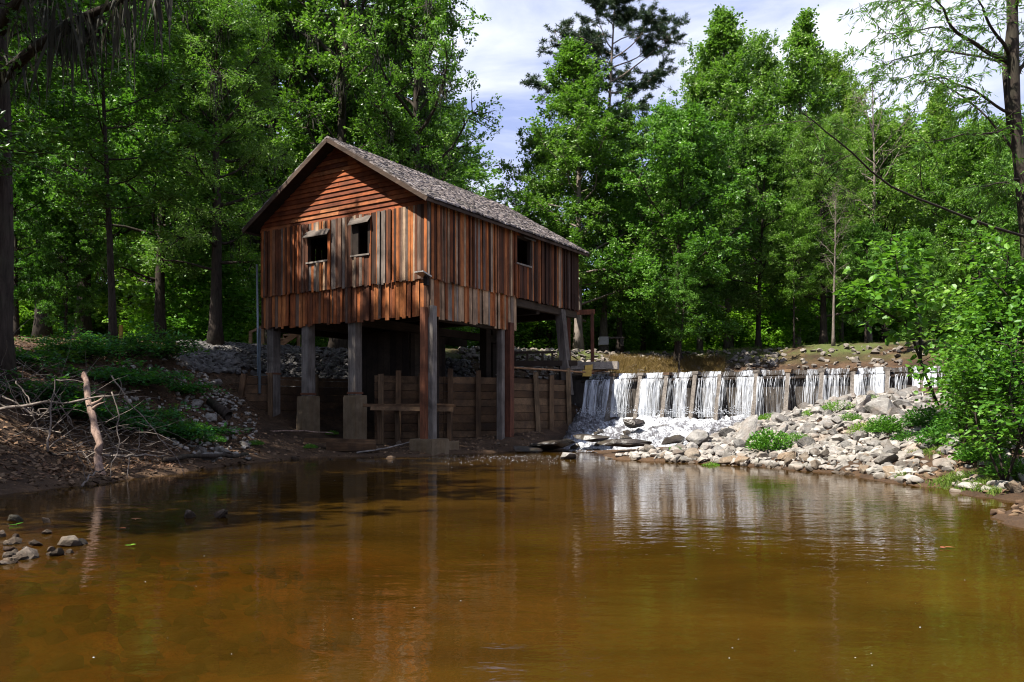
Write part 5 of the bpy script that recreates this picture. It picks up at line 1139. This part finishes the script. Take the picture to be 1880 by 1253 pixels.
# ------------------------------------------------------------------ small structures behind
st = empty("wooden_stairs", tuple(P(510, 636, 35))); b0 = P(510, 636, 35); k35 = 35 / F
def px3(a, b, Yd=35): return P(a, b, Yd) - b0
m = MB()
for i in range(4):
    x0 = 505 + i * 10; m.obox(px3(x0 + 8, 631 - i * 7), (.17, 0, 0), (0, .5, 0), (0, 0, .03), .8); m.obox(px3(x0 + 1, 634 - i * 7), (.02, 0, 0), (0, .5, 0), (0, 0, .075), .4)
m.build("steps", M_tan, st)
m = MB(); m.beam(px3(505, 640, 34.4), px3(552, 608, 34.4), .05, .22, .3); m.build("stringer", M_tan, st)
m = MB(); m.beam(px3(458, 611), px3(482, 600), .07, .1, .9); m.beam(px3(482, 600), px3(550, 600), .07, .1, .9); m.build("handrail", M_tan, st)
for a, t_ in ((460, 610), (482, 600), (548, 600)):
    m = MB(); m.beam(px3(a, 640), px3(a, t_), .12, .12, .7, 0, (1, 0, 0)); m.build("rail_post", M_tan, st)
tag(st, "tan wooden steps with handrail behind the mill's left corner post", "stairs")
rl = empty("footbridge_rail", tuple(P(742, 640, 37))); b0 = P(742, 640, 37)
m = MB(); m.beam(px3(740, 612, 37), px3(800, 622, 37), .06, .14, .8); m.beam(px3(740, 624, 37), px3(800, 632, 37), .06, .14, .7); m.build("rail", M_greyH, rl)
for a in (742, 756, 772, 790):
    m = MB(); m.beam(px3(a, 650, 37), px3(a, 612 + (a - 742) * .16, 37), .1, .1, .6, 0, (1, 0, 0)); m.build("rail_post", M_greyH, rl)
tag(rl, "pale wooden railing glimpsed under the mill behind the corner post", "railing")
gf = empty("timber_frame", tuple(P(1088, 690, 33.5))); b0 = P(1088, 690, 33.5)
m = MB(); m.beam(px3(1040, 575, 33.5), px3(1092, 573, 33.5), .12, .2, .6); m.build("crossbeam", M_rust, gf)
for a in (1044, 1087):
    m = MB(); m.beam(px3(a + 1, 694, 33.5), px3(a, 577, 33.5), .14, .14, .3, 0, (1, 0, 0)); m.build("upright", M_rust, gf)
tag(gf, "rust brown timber frame of two uprights and a crossbeam at the mill's rear", "frame")
bn = empty("stone_bench", tuple(P(1120, 634, 41))); b0 = P(1120, 634, 41)
m = MB(); m.obox(px3(1108, 627, 41), (.24, 0, 0), (0, .25, 0), (0, 0, .2), .9, .02); m.build("stone_block", M_cloth, bn)
m = MB(); m.obox(px3(1128, 621, 41), (.5, 0, 0), (0, .22, 0), (0, 0, .04), .4); m.build("seat", M_post, bn)
m = MB(); m.obox(px3(1141, 629, 41), (.08, 0, 0), (0, .2, 0), (0, 0, .2), .2); m.build("leg", M_post, bn)
tag(bn, "low bench with a white stone block on the bank left of the broad maple", "bench")
# sluice timbers between mill and dam
m = MB(); a = P(1045, 672, 31.2); m.obox((0.9, 0, 0), (.95, -.2, 0), (.06, .25, 0), (0, 0, .14), .5, .01); o = m.build("sluice_beam", M_greyH); o.location = tuple(a); tag(o, "thick grey timber lying level between the mill post and the dam crest", "beam")
limb("handrail_pole", [P(935, 675, 29.0), P(1010, 679, 30.0), P(1075, 684, 30.6)], .04, .035, "long pale pole running from the mill post to the dam's end", "pole", M_tan, 6, .008)
m = MB(); a = P(1080, 676, 31.0); m.obox((0, 0, 0), (.14, .02, 0.03), (-.02, .12, 0), (0, 0, .11), .5, .012); m.obox((-.06, -.05, -.2), (.17, 0, 0), (0, .15, 0), (0, 0, .12), .5, .01); o = m.build("end_block", M_yellow); o.location = tuple(a); tag(o, "yellowish wooden block capping the left end of the dam", "block")
limb("fallen_branch", [P(1085, 683, 31), P(1105, 680, 31.3), P(1122, 675, 31.4)], .06, .045, "pale stick of driftwood caught on the dam crest beside the yellow block", "branch", M_tan, 6, .01)
m = MB()
for a in (945, 968, 996, 1014): m.beam(P(a, 672, 30.6) - P(945, 672, 30.6), P(a, 645, 30.6) - P(945, 672, 30.6), .08, .08, .4, 0, (1, 0, 0))
rl2 = empty("dark_railing", tuple(P(945, 672, 30.6))); m.build("rail_posts", M_dark, rl2); m = MB(); m.beam(P(940, 648, 30.6) - P(945, 672, 30.6), P(1020, 647, 30.6) - P(945, 672, 30.6), .06, .09, .4); m.beam(P(940, 668, 30.6) - P(945, 672, 30.6), P(1060, 667, 30.6) - P(945, 672, 30.6), .1, .2, .4); m.build("rail", M_dark, rl2)
tag(rl2, "dark low railing behind the skirt's right end above the sluice", "railing")
m = MB(); a = P(222, 614, 31); m.beam((0, 0, -.3), (0, 0, .35), .11, .11, .6, 0, (1, 0, 0)); o = m.build("marker_post", M_yellow); o.location = tuple(a); tag(o, "short yellow marker post beside the trunks on the left bank", "post")

# ------------------------------------------------------------------ grass, litter, foam, floating leaves
def grass(name, label, pts, h, mat, seed, per=7):
    r = np.random.default_rng(seed); n = len(pts) * per; mb = MB(); P2 = np.repeat(pts, per, 0) + r.normal(size=(n, 2)) * .06; B = np.concatenate([P2, zt(P2[:, 0], P2[:, 1])[:, None] - .02], 1)
    a = r.uniform(0, 6.28, n); w_ = np.stack([np.cos(a), np.sin(a), 0 * a], -1) * .008; hh = (h * r.uniform(.5, 1.3, n))[:, None]; ln = r.normal(size=(n, 3)) * [.45, .45, 0]; up = np.array([0, 0, 1.0])
    mid = B + (up + ln * .3) * hh * .55; tip = B + (up * .9 + ln) * hh
    V = np.stack([B - w_, B + w_, mid + w_ * .7, mid - w_ * .7, tip], 1).reshape(-1, 3); i = np.arange(n)[:, None] * 5
    t = np.clip(r.normal(.5, .22, n), 0, 1); mb.add(V, i + np.array([[0, 1, 2, 3]]), t); mb.f.append((i + np.array([[3, 2, 4]])).astype(np.int32)); mb.t.append(t.astype(np.float32))
    return tag(mb.build(name, mat), label, "grass", None, "stuff")
def gr1(r):
    px, py = r.uniform(1640, 1880), r.uniform(862, 915); Yd = CAMZ * F / (py + 10 - HOR); x = PX(px, Yd)
    return (x, Yd) if pool_dist(x, Yd) > .12 and vnoise(np.array(x * 1.6), np.array(Yd * 1.2), 5) > -.1 else None
grass("waterside_grass", "short green grass on the muddy right edge", scatter(1100, 31, gr1), .11, M_grass, 1)
def mudst(r):
    Yd = r.uniform(9.5, 16.5); px = r.uniform(1600, 1960); x = PX(px, Yd); d = float(pool_dist(x, Yd)); return (x, Yd) if 0.02 < d < 2.2 and r.random() < .35 + .4 * d else None
def mudl(r):
    Yd = r.uniform(11, 29); px = r.uniform(-60, 1000); x = PX(px, Yd); d = float(pool_dist(x, Yd)); return (x, Yd) if 0.02 < d < 2.6 and z1(x, Yd) < 1.1 else None
pp = scatter(1300, 62, mudl); rubble("shore_clods", "clods, chips and pebbles along the muddy left shore and under the mill", pp, np.random.default_rng(14).uniform(.015, .09, len(pp)), M_clod, 15, .0)
pp = scatter(420, 61, mudst); rubble("mud_clods", "clods and pebbles on the muddy right shore", pp, np.random.default_rng(13).uniform(.02, .11, len(pp)), M_clod, 14, .0)
def gr2(r):
    px = r.uniform(1120, 1330); Yd = r.uniform(35, 38.5); x = PX(px, Yd); z = z1(x, Yd); return (x, Yd) if 2.4 < z < 3.7 else None
grass("dry_grass", "brown dry grass on the bank above the dam", scatter(2200, 32, gr2), .4, M_drygrass, 2)
def gr3(r):
    Yd = r.uniform(31, 46); px = r.uniform(250, 720); x = PX(px, Yd); return (x, Yd) if z1(x, Yd) > 3.7 else None
grass("lawn_grass", "short olive grass along the top of the left bank", scatter(5000, 33, gr3), .10, M_grass, 3)
def gr4(r):
    Yd = r.uniform(38, 60); px = r.uniform(1150, 1900); x = PX(px, Yd); return (x, Yd) if z1(x, Yd) > 3.9 else None
grass("wood_grass", "green grass under the trees beyond the dam", scatter(5000, 34, gr4), .16, M_grass, 4)
def lit(r):
    Yd = r.uniform(13, 32); px = r.uniform(-40, 480); x = PX(px, Yd); return (x, Yd) if pool_dist(x, Yd) > .3 and not (0 < toL((x, Yd, 0))[0] < 9) else None
pts = scatter(9000, 41, lit); r = np.random.default_rng(5); lm = MB(); B = np.concatenate([pts, zt(pts[:, 0], pts[:, 1])[:, None] + .02], 1)
leaves(lm, B, r.normal(size=B.shape) * [1, 1, .25], .11, .07, r, .85, np.clip(r.normal(.5, .25, len(B)), 0, 1)); tag(lm.build("leaf_litter", M_litter), "dead brown leaves scattered over the left bank", "leaves", None, "stuff")
fm = MB(); r = np.random.default_rng(6)
for k_ in range(385):
    if k_ < 330:
        px, py = r.normal(930, 75), 836 + abs(r.normal(0, 9))
    else:
        px, py = r.uniform(150, 1780), 858 + r.uniform(0, 1) ** 1.3 * 390
    Yd = CAMZ * F / (py - HOR); x = PX(px, Yd)
    if pool_dist(x, Yd) > -.12: continue
    s = r.uniform(.0022, .005) * (2.0 if k_ < 330 else .9); c = np.array([x, Yd, .001]); q = r.uniform(.6, 1.6)
    fm.add(c + s * np.array([(q, 0, 0), (0, 1, 0), (-q, 0, 0), (0, -1, 0), (0, 0, .6)]), [[0, 1, 4], [1, 2, 4], [2, 3, 4], [3, 0, 4]])
tag(fm.build("foam_flecks", M_foamwhite), "tiny white foam flecks drifting on the brown water", "foam", None, "stuff")
# submerged stones of the shallow left side and floating leaves
def sub(r):
    px, py = r.uniform(-40, 640), r.uniform(985, 1300); Yd = CAMZ * F / (py - HOR); x = PX(px, Yd); return (x, Yd) if pool_dist(x, Yd) < -.3 else None
pp = scatter(230, 51, sub); rubble("creek_bed_stones", "dim stones under the shallow water on the left", pp, np.random.default_rng(3).uniform(.03, .15, len(pp)), M_rockdark, 12, .1)
for px, py, col_, lb in ((228, 1004, (.95, 1.0, .7), "pale green leaf floating right of the shoal"), (210, 972, (1.1, .6, .35), "orange brown leaf floating behind the pale green one"), (18, 966, (.5, .8, .4), "bright green leaf floating at the left border"), (1725, 1008, (1.05, .65, .5), "brown leaf floating on the right side of the pool"), (240, 955, (1.2, .9, .6), "small tan leaf floating toward the two dark rocks")):
    Yd = CAMZ * F / (py - HOR); mb = MB(); rr_ = np.random.default_rng(int(px)); big_leaves(mb, np.zeros((2, 3)) + [[0, 0, .012], [.05, .02, .014]], np.array([[1, .2, .1], [.6, -.7, .1]]), .11, .06, rr_, np.array([.7, .9]))
    o = mb.build("floating_leaf", M_litter if col_[0] > 1 else M_leafbush); o.location = (PX(px, Yd), Yd, .012); o.scale = (1, 1, .25); o.color = (*col_, 1); tag(o, lb, "leaf")
